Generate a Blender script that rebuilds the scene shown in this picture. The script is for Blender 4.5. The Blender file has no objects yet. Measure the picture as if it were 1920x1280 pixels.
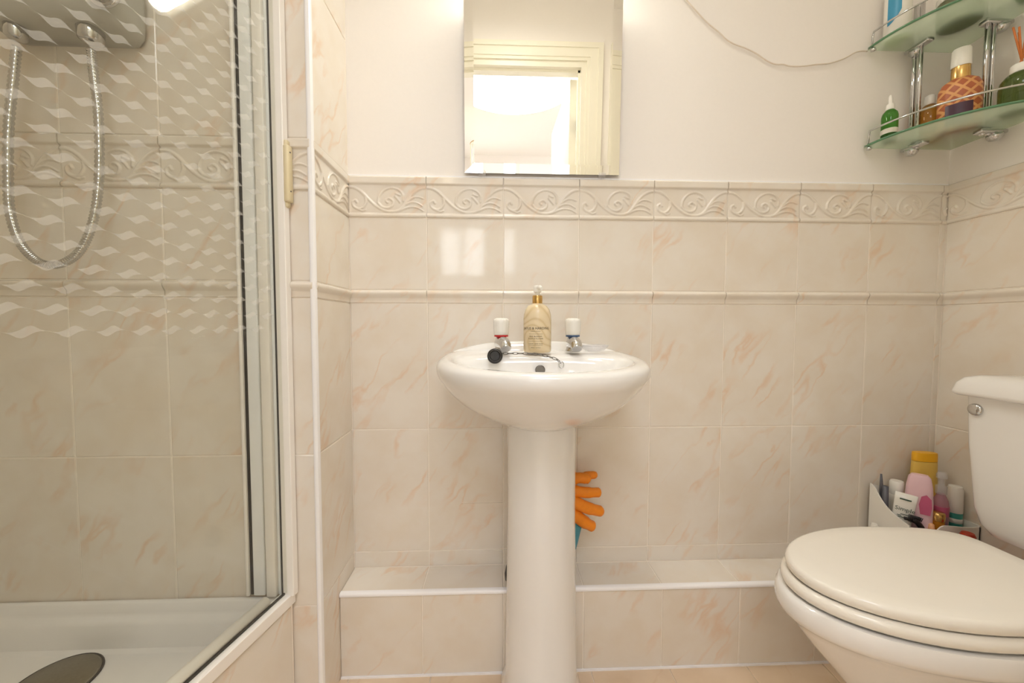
import bpy, bmesh, math, random
import numpy as np
from mathutils import Vector, Matrix

random.seed(7)
SC = bpy.context.scene
COL = SC.collection
PI = math.pi

# ------------------------------------------------------------------ camera
cam_d = bpy.data.cameras.new('camera')
cam = bpy.data.objects.new('camera', cam_d)
COL.objects.link(cam)
cam_d.sensor_fit = 'HORIZONTAL'
cam_d.sensor_width = 36.0
cam_d.lens = 718.97 / 1920 * 36.0
cam_d.clip_start = 0.02
_R = Vector((0.99928072, -0.03788164, 0.00173624))
_U = Vector((-0.0000488, 0.0445007, 0.99900936))
_F = Vector((0.03792138, 0.99829088, -0.04446678))
CAM = Vector((0.38467, -1.02089, 0.87018))
cam.matrix_world = Matrix(((_R.x, _U.x, -_F.x, CAM.x), (_R.y, _U.y, -_F.y, CAM.y),
                           (_R.z, _U.z, -_F.z, CAM.z), (0, 0, 0, 1)))
SC.camera = cam

# ------------------------------------------------------------------ world, exposure
w = bpy.data.worlds.new('world')
SC.world = w
w.use_nodes = True
bg = w.node_tree.nodes['Background']
bg.inputs[0].default_value = (0.93, 0.96, 1.0, 1)
bg.inputs[1].default_value = 9.0
SC.view_settings.view_transform = 'Standard'
SC.view_settings.look = 'None'
SC.view_settings.gamma = 1.0
SC.view_settings.use_curve_mapping = False
SC.view_settings.exposure = -0.07
SC.cycles.use_denoising = True
SC.cycles.max_bounces = 14
SC.cycles.diffuse_bounces = 7
SC.cycles.transparent_max_bounces = 24

MIRROR_LAMP = 70.0       # emission of the tube over the mirror
BATH_FILL_W = 3.4             # unseen fill lamp added under the bathroom ceiling, watts
HALL_FILL_W = 17.0            # fill disc added under the hall ceiling, watts
PENDANT_W = 6.0


def area_lamp(name, loc, size, power, col):
    l = bpy.data.lights.new(name, 'AREA')
    l.shape = 'DISK'
    l.size = size
    l.energy = power
    l.color = col
    o = bpy.data.objects.new(name, l)
    o.location = loc
    COL.objects.link(o)
    return o


area_lamp('bathroom_fill_light', (0.45, -0.62, 2.40), 0.26, BATH_FILL_W, (1.0, 0.965, 0.91))  # added fill, no real fitting: lifts ambient light and the door wall
area_lamp('hall_fill_light', (0.50, -1.75, 2.37), 0.85, HALL_FILL_W, (0.84, 0.885, 1.0))  # added fill through the doorway, stands in for cool hall daylight


# ------------------------------------------------------------------ materials
def srgb(r, g, b):
    f = lambda c: (c / 12.92) if c <= 0.04045 else ((c + 0.055) / 1.055) ** 2.4
    return (f(r / 255), f(g / 255), f(b / 255), 1)


def new_mat(name):
    m = bpy.data.materials.new(name)
    m.use_nodes = True
    nt = m.node_tree
    return m, nt, nt.nodes['Principled BSDF']


def simple(name, col, rough=0.4, metal=0.0, grain=0.04, scale=30, coat=0.0, spec=0.5, bump=0.0):
    m, nt, p = new_mat(name)
    tc = nt.nodes.new('ShaderNodeTexCoord')
    n = nt.nodes.new('ShaderNodeTexNoise')
    n.inputs['Scale'].default_value = scale
    n.inputs['Detail'].default_value = 3
    nt.links.new(tc.outputs['Object'], n.inputs['Vector'])
    mx = nt.nodes.new('ShaderNodeMix')
    mx.data_type = 'RGBA'
    c = col
    mx.inputs[6].default_value = (c[0] * (1 - grain), c[1] * (1 - grain), c[2] * (1 - grain), 1)
    mx.inputs[7].default_value = (min(1, c[0] * (1 + grain)), min(1, c[1] * (1 + grain)), min(1, c[2] * (1 + grain)), 1)
    nt.links.new(n.outputs['Fac'], mx.inputs[0])
    nt.links.new(mx.outputs[2], p.inputs['Base Color'])
    p.inputs['Roughness'].default_value = rough
    p.inputs['Metallic'].default_value = metal
    p.inputs['Specular IOR Level'].default_value = spec
    p.inputs['Coat Weight'].default_value = coat
    if bump:
        b = nt.nodes.new('ShaderNodeBump')
        b.inputs['Strength'].default_value = bump
        b.inputs['Distance'].default_value = 0.002
        nt.links.new(n.outputs['Fac'], b.inputs['Height'])
        nt.links.new(b.outputs['Normal'], p.inputs['Normal'])
    return m


def tile_material(name, base, blotch, vein, rough=0.07, vein_amt=0.75, ang=0.95):
    m, nt, p = new_mat(name)
    N, L = nt.nodes.new, nt.links.new
    tc = N('ShaderNodeTexCoord')
    oi = N('ShaderNodeObjectInfo')
    ofs = N('ShaderNodeVectorMath'); ofs.operation = 'SCALE'
    cmb = N('ShaderNodeCombineXYZ')
    m2 = N('ShaderNodeMath'); m2.operation = 'MULTIPLY'; m2.inputs[1].default_value = 37.7
    L(oi.outputs['Random'], m2.inputs[0])
    m3 = N('ShaderNodeMath'); m3.operation = 'MULTIPLY'; m3.inputs[1].default_value = 91.3
    L(oi.outputs['Random'], m3.inputs[0])
    L(m2.outputs[0], cmb.inputs[0]); L(m2.outputs[0], cmb.inputs[1]); L(m3.outputs[0], cmb.inputs[2])
    # rotate in the tile plane so that veins run from lower left to upper right
    rot = N('ShaderNodeMapping'); rot.vector_type = 'POINT'
    rot.inputs['Rotation'].default_value = (0, ang, 0)
    L(tc.outputs['Object'], rot.inputs['Vector'])
    add = N('ShaderNodeVectorMath'); add.operation = 'ADD'
    L(rot.outputs[0], add.inputs[0]); L(cmb.outputs[0], add.inputs[1])
    # warp
    wn = N('ShaderNodeTexNoise'); wn.inputs['Scale'].default_value = 14; wn.inputs['Detail'].default_value = 4
    L(add.outputs[0], wn.inputs['Vector'])
    ws = N('ShaderNodeVectorMath'); ws.operation = 'SCALE'; ws.inputs['Scale'].default_value = 0.045
    L(wn.outputs['Color'], ws.inputs[0])
    wa = N('ShaderNodeVectorMath'); wa.operation = 'ADD'
    L(add.outputs[0], wa.inputs[0]); L(ws.outputs[0], wa.inputs[1])
    st = N('ShaderNodeMapping'); st.inputs['Scale'].default_value = (3.0, 13, 15)
    L(wa.outputs[0], st.inputs['Vector'])
    vn = N('ShaderNodeTexNoise'); vn.inputs['Scale'].default_value = 1.0; vn.inputs['Detail'].default_value = 2.5
    L(st.outputs[0], vn.inputs['Vector'])
    # ridge: 1 - |n-0.5|*k
    s1 = N('ShaderNodeMath'); s1.operation = 'SUBTRACT'; s1.inputs[1].default_value = 0.5
    L(vn.outputs['Fac'], s1.inputs[0])
    s2 = N('ShaderNodeMath'); s2.operation = 'ABSOLUTE'; L(s1.outputs[0], s2.inputs[0])
    mr = N('ShaderNodeMapRange'); mr.inputs[1].default_value = 0.0; mr.inputs[2].default_value = 0.04
    mr.inputs[3].default_value = 1; mr.inputs[4].default_value = 0
    L(s2.outputs[0], mr.inputs[0])
    mk = N('ShaderNodeTexNoise'); mk.inputs['Scale'].default_value = 9; mk.inputs['Detail'].default_value = 2
    L(add.outputs[0], mk.inputs['Vector'])
    mkr = N('ShaderNodeMapRange'); mkr.inputs[1].default_value = 0.47; mkr.inputs[2].default_value = 0.68
    L(mk.outputs['Fac'], mkr.inputs[0])
    mm = N('ShaderNodeMath'); mm.operation = 'MULTIPLY'
    L(mr.outputs[0], mm.inputs[0]); L(mkr.outputs[0], mm.inputs[1])
    mm2 = N('ShaderNodeMath'); mm2.operation = 'MULTIPLY'; mm2.inputs[1].default_value = vein_amt
    L(mm.outputs[0], mm2.inputs[0])
    bl = N('ShaderNodeTexNoise'); bl.inputs['Scale'].default_value = 11; bl.inputs['Detail'].default_value = 3
    L(wa.outputs[0], bl.inputs['Vector'])
    blr = N('ShaderNodeMapRange'); blr.inputs[1].default_value = 0.38; blr.inputs[2].default_value = 0.68
    L(bl.outputs['Fac'], blr.inputs[0])
    c1 = N('ShaderNodeMix'); c1.data_type = 'RGBA'
    c1.inputs[6].default_value = base; c1.inputs[7].default_value = blotch
    L(blr.outputs[0], c1.inputs[0])
    c2 = N('ShaderNodeMix'); c2.data_type = 'RGBA'
    c2.inputs[7].default_value = vein
    L(mm2.outputs[0], c2.inputs[0]); L(c1.outputs[2], c2.inputs[6])
    L(c2.outputs[2], p.inputs['Base Color'])
    p.inputs['Roughness'].default_value = rough
    p.inputs['Specular IOR Level'].default_value = 0.5
    bp = N('ShaderNodeBump'); bp.inputs['Strength'].default_value = 0.05; bp.inputs['Distance'].default_value = 0.004
    L(wn.outputs['Fac'], bp.inputs['Height'])
    L(bp.outputs['Normal'], p.inputs['Normal'])
    return m


TILE = tile_material('glazed_tile', srgb(233, 226, 216), srgb(229, 219, 205), srgb(226, 192, 160), vein_amt=.6)
FLOOR_T = tile_material('floor_tile', srgb(232, 210, 184), srgb(224, 200, 172), srgb(212, 178, 142), rough=0.25, vein_amt=0.5)
GROUT = simple('grout', srgb(249, 241, 230), 0.7, grain=0.05)
PLASTER = simple('white_wall_paint', srgb(243, 238, 233), 0.55, grain=0.012, scale=120, bump=0.06)
CEIL = simple('ceiling_paint', srgb(246, 243, 238), 0.8, grain=0.01)
CERAMIC = simple('white_ceramic', srgb(240, 238, 236), 0.06, grain=0.008, coat=0.4)
PLASTIC = simple('white_plastic', srgb(240, 237, 230), 0.18, grain=0.01)
SEATP = simple('seat_plastic', srgb(242, 237, 228), 0.14, grain=0.008)
TRIM = simple('white_trim', srgb(251, 250, 252), 0.25, grain=0.01)
ALU = simple('white_aluminium', srgb(250, 246, 241), 0.3, grain=0.01)
JAMBG = simple('jamb_pale_grey', srgb(246, 248, 250), 0.3, grain=0.02)
CREAMP = simple('cream_plastic', srgb(226, 212, 176), 0.35, grain=0.02)
SEAL = simple('dark_seal', srgb(58, 54, 52), 0.5, grain=0.1)
CHROME = simple('chrome', srgb(205, 205, 205), 0.08, 1.0, grain=0.02)
BRASS = simple('gold_metal', srgb(214, 176, 110), 0.2, 1.0, grain=0.03)
STEEL = simple('brushed_steel', srgb(150, 145, 132), 0.35, 1.0, grain=0.12, scale=200)
DARKP = simple('dark_plug_rubber', srgb(34, 31, 29), 0.4, grain=0.1)
DGREY = simple('dark_grey', srgb(70, 66, 64), 0.5, grain=0.1)
RED = simple('red_ring', srgb(200, 30, 34), 0.35)
BLUE = simple('blue_ring', srgb(60, 90, 130), 0.35)
ORANGE = simple('orange_rubber', srgb(238, 140, 24), 0.45, grain=0.08, scale=120, bump=0.15)
TURQ = simple('turquoise_rubber', srgb(70, 150, 170), 0.5, grain=0.08)
YELLOW = simple('yellow_plastic', srgb(226, 190, 92), 0.35)
YELCAP = simple('yellow_cap', srgb(238, 178, 30), 0.35)
PINK = simple('pink_plastic', srgb(232, 196, 204), 0.3)
MAGENTA = simple('magenta_print', srgb(198, 96, 132), 0.35)
TEAL = simple('teal_print', srgb(74, 170, 158), 0.35)
BLUEP = simple('blue_print', srgb(60, 150, 190), 0.35)
GREENINK = simple('dark_green_print', srgb(60, 84, 72), 0.4)
BLACKINK = simple('black_print', srgb(46, 38, 30), 0.5)
BLACKP = simple('black_plastic', srgb(30, 26, 30), 0.35)
CLOTHW = simple('off_white_plastic', srgb(232, 226, 214), 0.35)
PURPLE = simple('purple_label', srgb(66, 34, 56), 0.35, grain=0.15)
PEACH = simple('peach_plastic', srgb(236, 176, 130), 0.4)
ORANGEB = simple('orange_bottle', srgb(222, 104, 40), 0.3)
REED = simple('reed_stick', srgb(206, 122, 62), 0.6, grain=0.15, scale=90)
CORDW = simple('white_cord', srgb(226, 215, 200), 0.5)
DOORW = simple('door_gloss_paint', srgb(248, 244, 228), 0.25, grain=0.008)
GREYSH = simple('shower_grey_plastic', srgb(188, 186, 178), 0.2)
CHARC = simple('charcoal_plastic', srgb(92, 92, 100), 0.4)
GREYSTEEL = simple('valve_grey_metal', srgb(120, 116, 112), 0.35, 0.8)


def mirror_mat():
    m, nt, p = new_mat('mirror_silver')
    n = nt.nodes.new('ShaderNodeTexNoise'); n.inputs['Scale'].default_value = 3
    r = nt.nodes.new('ShaderNodeMapRange'); r.inputs[3].default_value = 0.0; r.inputs[4].default_value = 0.008
    nt.links.new(n.outputs['Fac'], r.inputs[0]); nt.links.new(r.outputs[0], p.inputs['Roughness'])
    p.inputs['Base Color'].default_value = (0.99, 0.98, 0.95, 1)
    p.inputs['Metallic'].default_value = 1
    return m


MIRROR = mirror_mat()


def thin_glass(name, tint, ior=1.5, rough=0.0, body=None, body_amt=0.0, translucent=False):
    """clear pane: fresnel reflection over tinted transmission, plus an optional cloudy body"""
    m = bpy.data.materials.new(name); m.use_nodes = True
    nt = m.node_tree; nt.nodes.clear()
    N, L = nt.nodes.new, nt.links.new
    out = N('ShaderNodeOutputMaterial')
    tr = N('ShaderNodeBsdfTransparent')
    tc = N('ShaderNodeTexCoord'); no = N('ShaderNodeTexNoise'); no.inputs['Scale'].default_value = 25
    L(tc.outputs['Object'], no.inputs['Vector'])
    mx = N('ShaderNodeMix'); mx.data_type = 'RGBA'
    mx.inputs[6].default_value = (*tint[:3], 1); mx.inputs[7].default_value = (*[min(1, t * 1.03) for t in tint[:3]], 1)
    L(no.outputs['Fac'], mx.inputs[0]); L(mx.outputs[2], tr.inputs[0])
    cur = tr.outputs[0]
    if body:
        d = N('ShaderNodeBsdfTranslucent' if translucent == 'all' else 'ShaderNodeBsdfDiffuse'); d.inputs[0].default_value = body
        src = d.outputs[0]
        if translucent is True:
            t = N('ShaderNodeBsdfTranslucent'); t.inputs[0].default_value = body
            ms = N('ShaderNodeMixShader'); ms.inputs[0].default_value = 0.5
            L(d.outputs[0], ms.inputs[1]); L(t.outputs[0], ms.inputs[2]); src = ms.outputs[0]
        mb = N('ShaderNodeMixShader'); mb.inputs[0].default_value = body_amt
        L(cur, mb.inputs[1]); L(src, mb.inputs[2]); cur = mb.outputs[0]
    gl = N('ShaderNodeBsdfGlossy'); gl.inputs['Roughness'].default_value = rough
    # Schlick reflectance, the same from both sides of the pane
    lw = N('ShaderNodeLayerWeight'); lw.inputs['Blend'].default_value = 0.5
    pw = N('ShaderNodeMath'); pw.operation = 'POWER'; pw.inputs[1].default_value = 5.0
    L(lw.outputs['Facing'], pw.inputs[0])
    f0 = ((ior - 1) / (ior + 1)) ** 2
    fr = N('ShaderNodeMath'); fr.operation = 'MULTIPLY_ADD'
    fr.inputs[1].default_value = 1 - f0; fr.inputs[2].default_value = f0
    L(pw.outputs[0], fr.inputs[0])
    mf = N('ShaderNodeMixShader')
    L(fr.outputs[0], mf.inputs[0]); L(cur, mf.inputs[1]); L(gl.outputs[0], mf.inputs[2])
    L(mf.outputs[0], out.inputs[0])
    return m


GLASS = thin_glass('shower_glass', (0.955, 0.96, 0.94), ior=1.33)
FROST = thin_glass('frosted_print', (1, 1, 1), ior=1.05, body=(0.80, 0.79, 0.76, 1), body_amt=0.29)
SHELFG = thin_glass('green_frosted_glass', (0.95, 0.98, 0.94), ior=1.4, body=srgb(226, 240, 222), body_amt=0.42, translucent='all')
SHELFE = thin_glass('glass_edge', (0.5, 0.75, 0.6), ior=1.4, body=srgb(120, 160, 130), body_amt=0.6)
GREENG = thin_glass('green_bottle_glass', (0.34, 0.62, 0.24), ior=1.45, body=srgb(70, 140, 56), body_amt=0.25)
OLIVEG = thin_glass('olive_liquid_glass', (0.46, 0.54, 0.30), ior=1.45, body=srgb(84, 100, 48), body_amt=0.35)
AMBERG = thin_glass('amber_glass', (0.80, 0.58, 0.24), ior=1.45, body=srgb(196, 140, 60), body_amt=0.3)
CLEARP = thin_glass('clear_glass', (0.95, 0.95, 0.95), ior=1.35, body=(0.86, 0.84, 0.86, 1), body_amt=0.25)
PINKCLEAR = thin_glass('pinkish_clear_plastic', (0.90, 0.72, 0.78), ior=1.3, body=srgb(214, 168, 180), body_amt=0.5)
AMBERJ = thin_glass('amber_jar', (0.85, 0.5, 0.1), ior=1.45, body=srgb(214, 140, 30), body_amt=0.6)
WINGLASS = thin_glass('window_pane', (0.96, 0.97, 0.96), ior=1.3, body=(0.9, 0.9, 0.9, 1), body_amt=0.45, translucent='all')


def lattice_mat():
    """terracotta bottle print with a diagonal lattice of pale lines"""
    m, nt, p = new_mat('lattice_print')
    N, L = nt.nodes.new, nt.links.new
    tc = N('ShaderNodeTexCoord')
    outs = []
    for sgn in (1, -1):
        mp = N('ShaderNodeMapping'); mp.inputs['Rotation'].default_value = (0, sgn * 0.80, 0)
        L(tc.outputs['Object'], mp.inputs['Vector'])
        wv = N('ShaderNodeTexWave'); wv.bands_direction = 'X'; wv.inputs['Scale'].default_value = 17
        wv.inputs['Distortion'].default_value = 0
        L(mp.outputs[0], wv.inputs['Vector'])
        g = N('ShaderNodeMath'); g.operation = 'GREATER_THAN'; g.inputs[1].default_value = 0.82
        L(wv.outputs['Fac'], g.inputs[0]); outs.append(g)
    mxm = N('ShaderNodeMath'); mxm.operation = 'MAXIMUM'
    L(outs[0].outputs[0], mxm.inputs[0]); L(outs[1].outputs[0], mxm.inputs[1])
    c = N('ShaderNodeMix'); c.data_type = 'RGBA'
    c.inputs[6].default_value = srgb(178, 98, 62); c.inputs[7].default_value = srgb(222, 162, 104)
    L(mxm.outputs[0], c.inputs[0]); L(c.outputs[2], p.inputs['Base Color'])
    p.inputs['Roughness'].default_value = 0.4
    return m


LATTICE = lattice_mat()


def agate_mat():
    m, nt, p = new_mat('gold_swirl_soap')
    N, L = nt.nodes.new, nt.links.new
    tc = N('ShaderNodeTexCoord')
    n = N('ShaderNodeTexNoise'); n.inputs['Scale'].default_value = 9; n.inputs['Detail'].default_value = 1
    L(tc.outputs['Object'], n.inputs['Vector'])
    ad = N('ShaderNodeVectorMath'); ad.operation = 'SCALE'; ad.inputs['Scale'].default_value = 0.22
    L(n.outputs['Color'], ad.inputs[0])
    a2 = N('ShaderNodeVectorMath'); a2.operation = 'ADD'
    L(tc.outputs['Object'], a2.inputs[0]); L(ad.outputs[0], a2.inputs[1])
    wv = N('ShaderNodeTexWave'); wv.wave_type = 'RINGS'; wv.inputs['Scale'].default_value = 13; wv.inputs['Distortion'].default_value = 2.5
    L(a2.outputs[0], wv.inputs['Vector'])
    cr = N('ShaderNodeValToRGB')
    cr.color_ramp.elements[0].color = srgb(214, 192, 152); cr.color_ramp.elements[1].color = srgb(228, 210, 176)
    e = cr.color_ramp.elements.new(0.25); e.color = srgb(224, 204, 168)
    L(wv.outputs['Fac'], cr.inputs[0]); L(cr.outputs[0], p.inputs['Base Color'])
    p.inputs['Roughness'].default_value = 0.2
    return m


AGATE = agate_mat()


def emis(name, col, strength):
    m, nt, p = new_mat(name)
    p.inputs['Base Color'].default_value = (0.9, 0.9, 0.9, 1)
    p.inputs['Emission Color'].default_value = col
    p.inputs['Emission Strength'].default_value = strength
    return m


LAMPEM = emis('lamp_diffuser', (0.965, 0.94, 0.80, 1), MIRROR_LAMP)
BULBEM = emis('pendant_bulb', (1.0, 0.82, 0.55, 1), 25)


# ------------------------------------------------------------------ mesh helpers
class MB:
    def __init__(s):
        s.v, s.f, s.sm = [], [], []

    def add(s, verts, faces, smooth=False, M=None):
        b = len(s.v)
        s.v += [tuple(M @ Vector(v)) for v in verts] if M is not None else [tuple(v) for v in verts]
        s.f += [tuple(b + i for i in f) for f in faces]
        s.sm += [smooth] * len(faces)
        return s

    def box(s, a, b, M=None):
        x0, y0, z0 = a; x1, y1, z1 = b
        vs = [(x0, y0, z0), (x1, y0, z0), (x1, y1, z0), (x0, y1, z0), (x0, y0, z1), (x1, y0, z1), (x1, y1, z1), (x0, y1, z1)]
        fs = [(0, 3, 2, 1), (4, 5, 6, 7), (0, 1, 5, 4), (1, 2, 6, 5), (2, 3, 7, 6), (3, 0, 4, 7)]
        return s.add(vs, fs, False, M)

    def rbox(s, a, b, r=0.004, seg=2, M=None, smooth=True):
        bm = bmesh.new()
        bmesh.ops.create_cube(bm, size=1)
        for v in bm.verts:
            v.co = Vector(((a[i] + b[i]) / 2 + v.co[i] * (b[i] - a[i]) for i in range(3)))
        bmesh.ops.bevel(bm, geom=bm.edges[:], offset=r, segments=seg, affect='EDGES', profile=0.5)
        bm.verts.index_update()
        s.add([v.co[:] for v in bm.verts], [[v.index for v in f.verts] for f in bm.faces], smooth, M)
        bm.free()
        return s

    def rings(s, rings, cap0=True, cap1=True, smooth=True, closed=True):
        n = len(rings[0]); vs = [p for r in rings for p in r]; fs = []
        m = n if closed else n - 1
        for k in range(len(rings) - 1):
            for i in range(m):
                j = (i + 1) % n
                fs.append((k * n + i, k * n + j, (k + 1) * n + j, (k + 1) * n + i))
        if cap0: fs.append(tuple(range(n - 1, -1, -1)))
        if cap1: fs.append(tuple((len(rings) - 1) * n + i for i in range(n)))
        return s.add(vs, fs, smooth)

    def lathe(s, prof, c=(0, 0, 0), n=28, sx=1.0, sy=1.0, M=None, smooth=True):
        """prof: (radius, z) from bottom to top around the z axis through c"""
        vs, fs = [], []
        for r, z in prof:
            for i in range(n):
                a = 2 * PI * i / n
                vs.append((c[0] + r * sx * math.cos(a), c[1] + r * sy * math.sin(a), c[2] + z))
        for k in range(len(prof) - 1):
            for i in range(n):
                j = (i + 1) % n
                fs.append((k * n + i, k * n + j, (k + 1) * n + j, (k + 1) * n + i))
        fs.append(tuple(range(n - 1, -1, -1)))
        fs.append(tuple((len(prof) - 1) * n + i for i in range(n)))
        return s.add(vs, fs, smooth, M)

    def tube(s, pts, r, n=10, smooth=True, caps=True, closed=False):
        pts = [Vector(p) for p in pts]
        rr = r if isinstance(r, (list, tuple)) else [r] * len(pts)
        rings = []
        up = Vector((0.13, 0.31, 0.94)).normalized()
        prev = None
        for i, p in enumerate(pts):
            if closed:
                t = pts[(i + 1) % len(pts)] - pts[i - 1]
            else:
                t = pts[min(i + 1, len(pts) - 1)] - pts[max(i - 1, 0)]
            t.normalize()
            if prev is None:
                a = t.cross(up)
                if a.length < 1e-3: a = t.cross(Vector((1, 0, 0)))
            else:
                a = prev - t * prev.dot(t)
            a.normalize(); prev = a
            b = t.cross(a)
            rings.append([tuple(p + (a * math.cos(2 * PI * k / n) + b * math.sin(2 * PI * k / n)) * rr[i]) for k in range(n)])
        if closed:
            rings.append(rings[0]); caps = False
        return s.rings(rings, caps, caps, smooth)

    def prism(s, poly, z0, z1, smooth=False, M=None):
        n = len(poly)
        vs = [(x, y, z0) for x, y in poly] + [(x, y, z1) for x, y in poly]
        fs = [tuple(range(n - 1, -1, -1)), tuple(range(n, 2 * n))] + [(i, (i + 1) % n, n + (i + 1) % n, n + i) for i in range(n)]
        return s.add(vs, fs, smooth, M)

    def mesh(s, name, mat):
        me = bpy.data.meshes.new(name)
        me.from_pydata(s.v, [], s.f)
        me.polygons.foreach_set('use_smooth', s.sm)
        me.update()
        if mat: me.materials.append(mat)
        bm = bmesh.new(); bm.from_mesh(me)
        bmesh.ops.recalc_face_normals(bm, faces=bm.faces)
        bm.to_mesh(me); bm.free()
        return me

    def build(s, name, mat, parent=None, sharp=None):
        me = s.mesh(name, mat)
        if sharp is not None and any(s.sm):
            me.set_sharp_from_angle(angle=math.radians(sharp))
        o = bpy.data.objects.new(name, me)
        COL.objects.link(o)
        if parent: o.parent = parent
        return o


def cr_spline(pts, n=8):
    pts = [Vector(p) for p in pts]
    P = [pts[0] * 2 - pts[1]] + pts + [pts[-1] * 2 - pts[-2]]
    out = []
    for i in range(1, len(P) - 2):
        for k in range(n):
            t = k / n
            p0, p1, p2, p3 = P[i - 1], P[i], P[i + 1], P[i + 2]
            out.append(0.5 * ((2 * p1) + (p2 - p0) * t + (2 * p0 - 5 * p1 + 4 * p2 - p3) * t * t + (3 * p1 - p0 - 3 * p2 + p3) * t ** 3))
    out.append(pts[-1])
    return out


def empty(name, loc, label, cat, group=None):
    o = bpy.data.objects.new(name, None)
    o.empty_display_size = 0.02
    o.location = loc
    COL.objects.link(o)
    o['label'] = label; o['category'] = cat
    if group: o['group'] = group
    return o


def tag(o, label, cat, group=None):
    o['label'] = label; o['category'] = cat
    if group: o['group'] = group
    return o


def struct(o):
    o['kind'] = 'structure'
    return o


def thing_parts(root, parts):
    """parent world-space parts to an empty that sits at the thing's base"""
    inv = Matrix.Translation(-Vector(root.location))
    for p in parts:
        p.data.transform(inv)
        p.parent = root
    return root


def text_mesh(txt, size, mat, name='lettering', align='CENTER', extrude=0.0):
    c = bpy.data.curves.new(name, 'FONT')
    c.body = txt; c.size = size; c.align_x = align; c.align_y = 'CENTER'; c.extrude = extrude
    c.resolution_u = 2
    o = bpy.data.objects.new(name, c)
    COL.objects.link(o)
    dg = bpy.context.evaluated_depsgraph_get(); dg.update()
    me = bpy.data.meshes.new_from_object(o.evaluated_get(dg))
    bpy.data.objects.remove(o); bpy.data.curves.remove(c)
    me.name = name; me.materials.clear(); me.materials.append(mat)
    return me


def link_mesh(name, me, parent=None):
    o = bpy.data.objects.new(name, me)
    COL.objects.link(o)
    if parent: o.parent = parent
    return o


# ------------------------------------------------------------------ tiles
ORI = {   # e1 (tile x), -normal (tile y), e2 (tile z)
    'back': (Vector((1, 0, 0)), Vector((0, 1, 0)), Vector((0, 0, 1))),
    'right': (Vector((0, -1, 0)), Vector((1, 0, 0)), Vector((0, 0, 1))),
    'left': (Vector((0, 1, 0)), Vector((-1, 0, 0)), Vector((0, 0, 1))),
    'up': (Vector((1, 0, 0)), Vector((0, 0, -1)), Vector((0, 1, 0))),
}


def ori_matrix(ori, loc):
    e1, ny, e2 = ORI[ori] if isinstance(ori, str) else ori
    return Matrix(((e1.x, ny.x, e2.x, loc[0]), (e1.y, ny.y, e2.y, loc[1]), (e1.z, ny.z, e2.z, loc[2]), (0, 0, 0, 1)))


_cache = {}
J = 0.0022   # joint


def plain_mesh(wd, ht, mat):
    k = ('p', round(wd, 4), round(ht, 4), mat.name)
    if k not in _cache:
        g = J / 2; b = 0.0013; d = 0.006
        x0, x1, z0, z1 = g, wd - g, g, ht - g
        vs = [(x0, d, z0), (x1, d, z0), (x1, d, z1), (x0, d, z1),
              (x0, b * .7, z0), (x1, b * .7, z0), (x1, b * .7, z1), (x0, b * .7, z1),
              (x0 + b, 0, z0 + b), (x1 - b, 0, z0 + b), (x1 - b, 0, z1 - b), (x0 + b, 0, z1 - b)]
        fs = [(8, 9, 10, 11)]
        for i in range(4):
            j = (i + 1) % 4
            fs += [(i, j, 4 + j, 4 + i), (4 + i, 4 + j, 8 + j, 8 + i)]
        _cache[k] = MB().add(vs, fs).mesh('tile', mat)
    return _cache[k]


def seg_dist(px, pz, a, b):
    ax, az = a; bx, bz = b
    dx, dz = bx - ax, bz - az
    l2 = dx * dx + dz * dz + 1e-12
    t = np.clip(((px - ax) * dx + (pz - az) * dz) / l2, 0, 1)
    return np.hypot(px - ax - t * dx, pz - az - t * dz), t


def border_height(X, Z, H):
    """relief of one border tile, metres out of the wall; X 0..0.2, Z 0..H"""
    h = np.zeros_like(X)
    # top moulding: a rounded flat band, bottom bead
    def sst(a, b, x):
        t = np.clip((x - a) / (b - a), 0, 1); return t * t * (3 - 2 * t)
    h = np.maximum(h, 0.0052 * sst(H - .0235, H - .0190, Z) * (1 - .75 * sst(H - .004, H, Z)))
    bead = np.clip(1 - ((Z - .0065) / .0055) ** 2, 0, 1) ** .5 * .0038
    h = np.maximum(h, bead)
    z0, zh = .013, H - .013 - .026
    W = .2
    curves = []

    def C(pts, r0, r1, hh=.0030):
        p = cr_spline([Vector((x * W, z0 + z * zh, 0)) for x, z in pts], 7)
        curves.append(([(q.x, q.y) for q in p], r0, r1, hh))
    vine = [(-.12, .80), (-.05, .92), (.02, .95), (.10, .90), (.18, .74), (.26, .50), (.34, .28), (.44, .10), (.54, .03), (.64, .08), (.70, .22),
            (.76, .48), (.84, .76), (.93, .92), (1.02, .95), (1.10, .90), (1.2, .70)]
    C(vine, .0036, .0036)
    big = [(.38, .38), (.395, .62), (.46, .84), (.55, .93), (.64, .87), (.70, .68), (.70, .45)]
    C(big, .0030, .0026)
    C([(.385, .36), (.43, .22), (.50, .18), (.56, .27), (.57, .44), (.52, .54), (.48, .46), (.50, .38)], .0034, .0028)
    C([(.60, .62), (.63, .52), (.66, .40)], .0034, .0022)
    C([(.61, .72), (.66, .66)], .0032, .0022)
    C([(.22, .56), (.225, .38), (.19, .20), (.13, .13), (.07, .22), (.055, .38), (.09, .46), (.11, .38)], .0034, .0030)
    C([(.12, .12), (.18, .06), (.22, .10)], .0026, .0016)
    C([(.66, .10), (.78, .22), (.88, .20), (.96, .08)], .0036, .0014)
    C([(.72, .30), (.80, .40), (.88, .38), (.95, .26)], .0034, .0012)
    C([(.76, .44), (.83, .58), (.90, .60), (.96, .54)], .0032, .0012)
    for pts, r0, r1, hh in curves:
        n = len(pts) - 1
        for i in range(n):
            d, t = seg_dist(X, Z, pts[i], pts[i + 1])
            r = r0 + (r1 - r0) * (i + t) / n
            h = np.maximum(h, hh * np.sqrt(np.clip(1 - (d / r) ** 2, 0, 1)))
    return h


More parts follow.
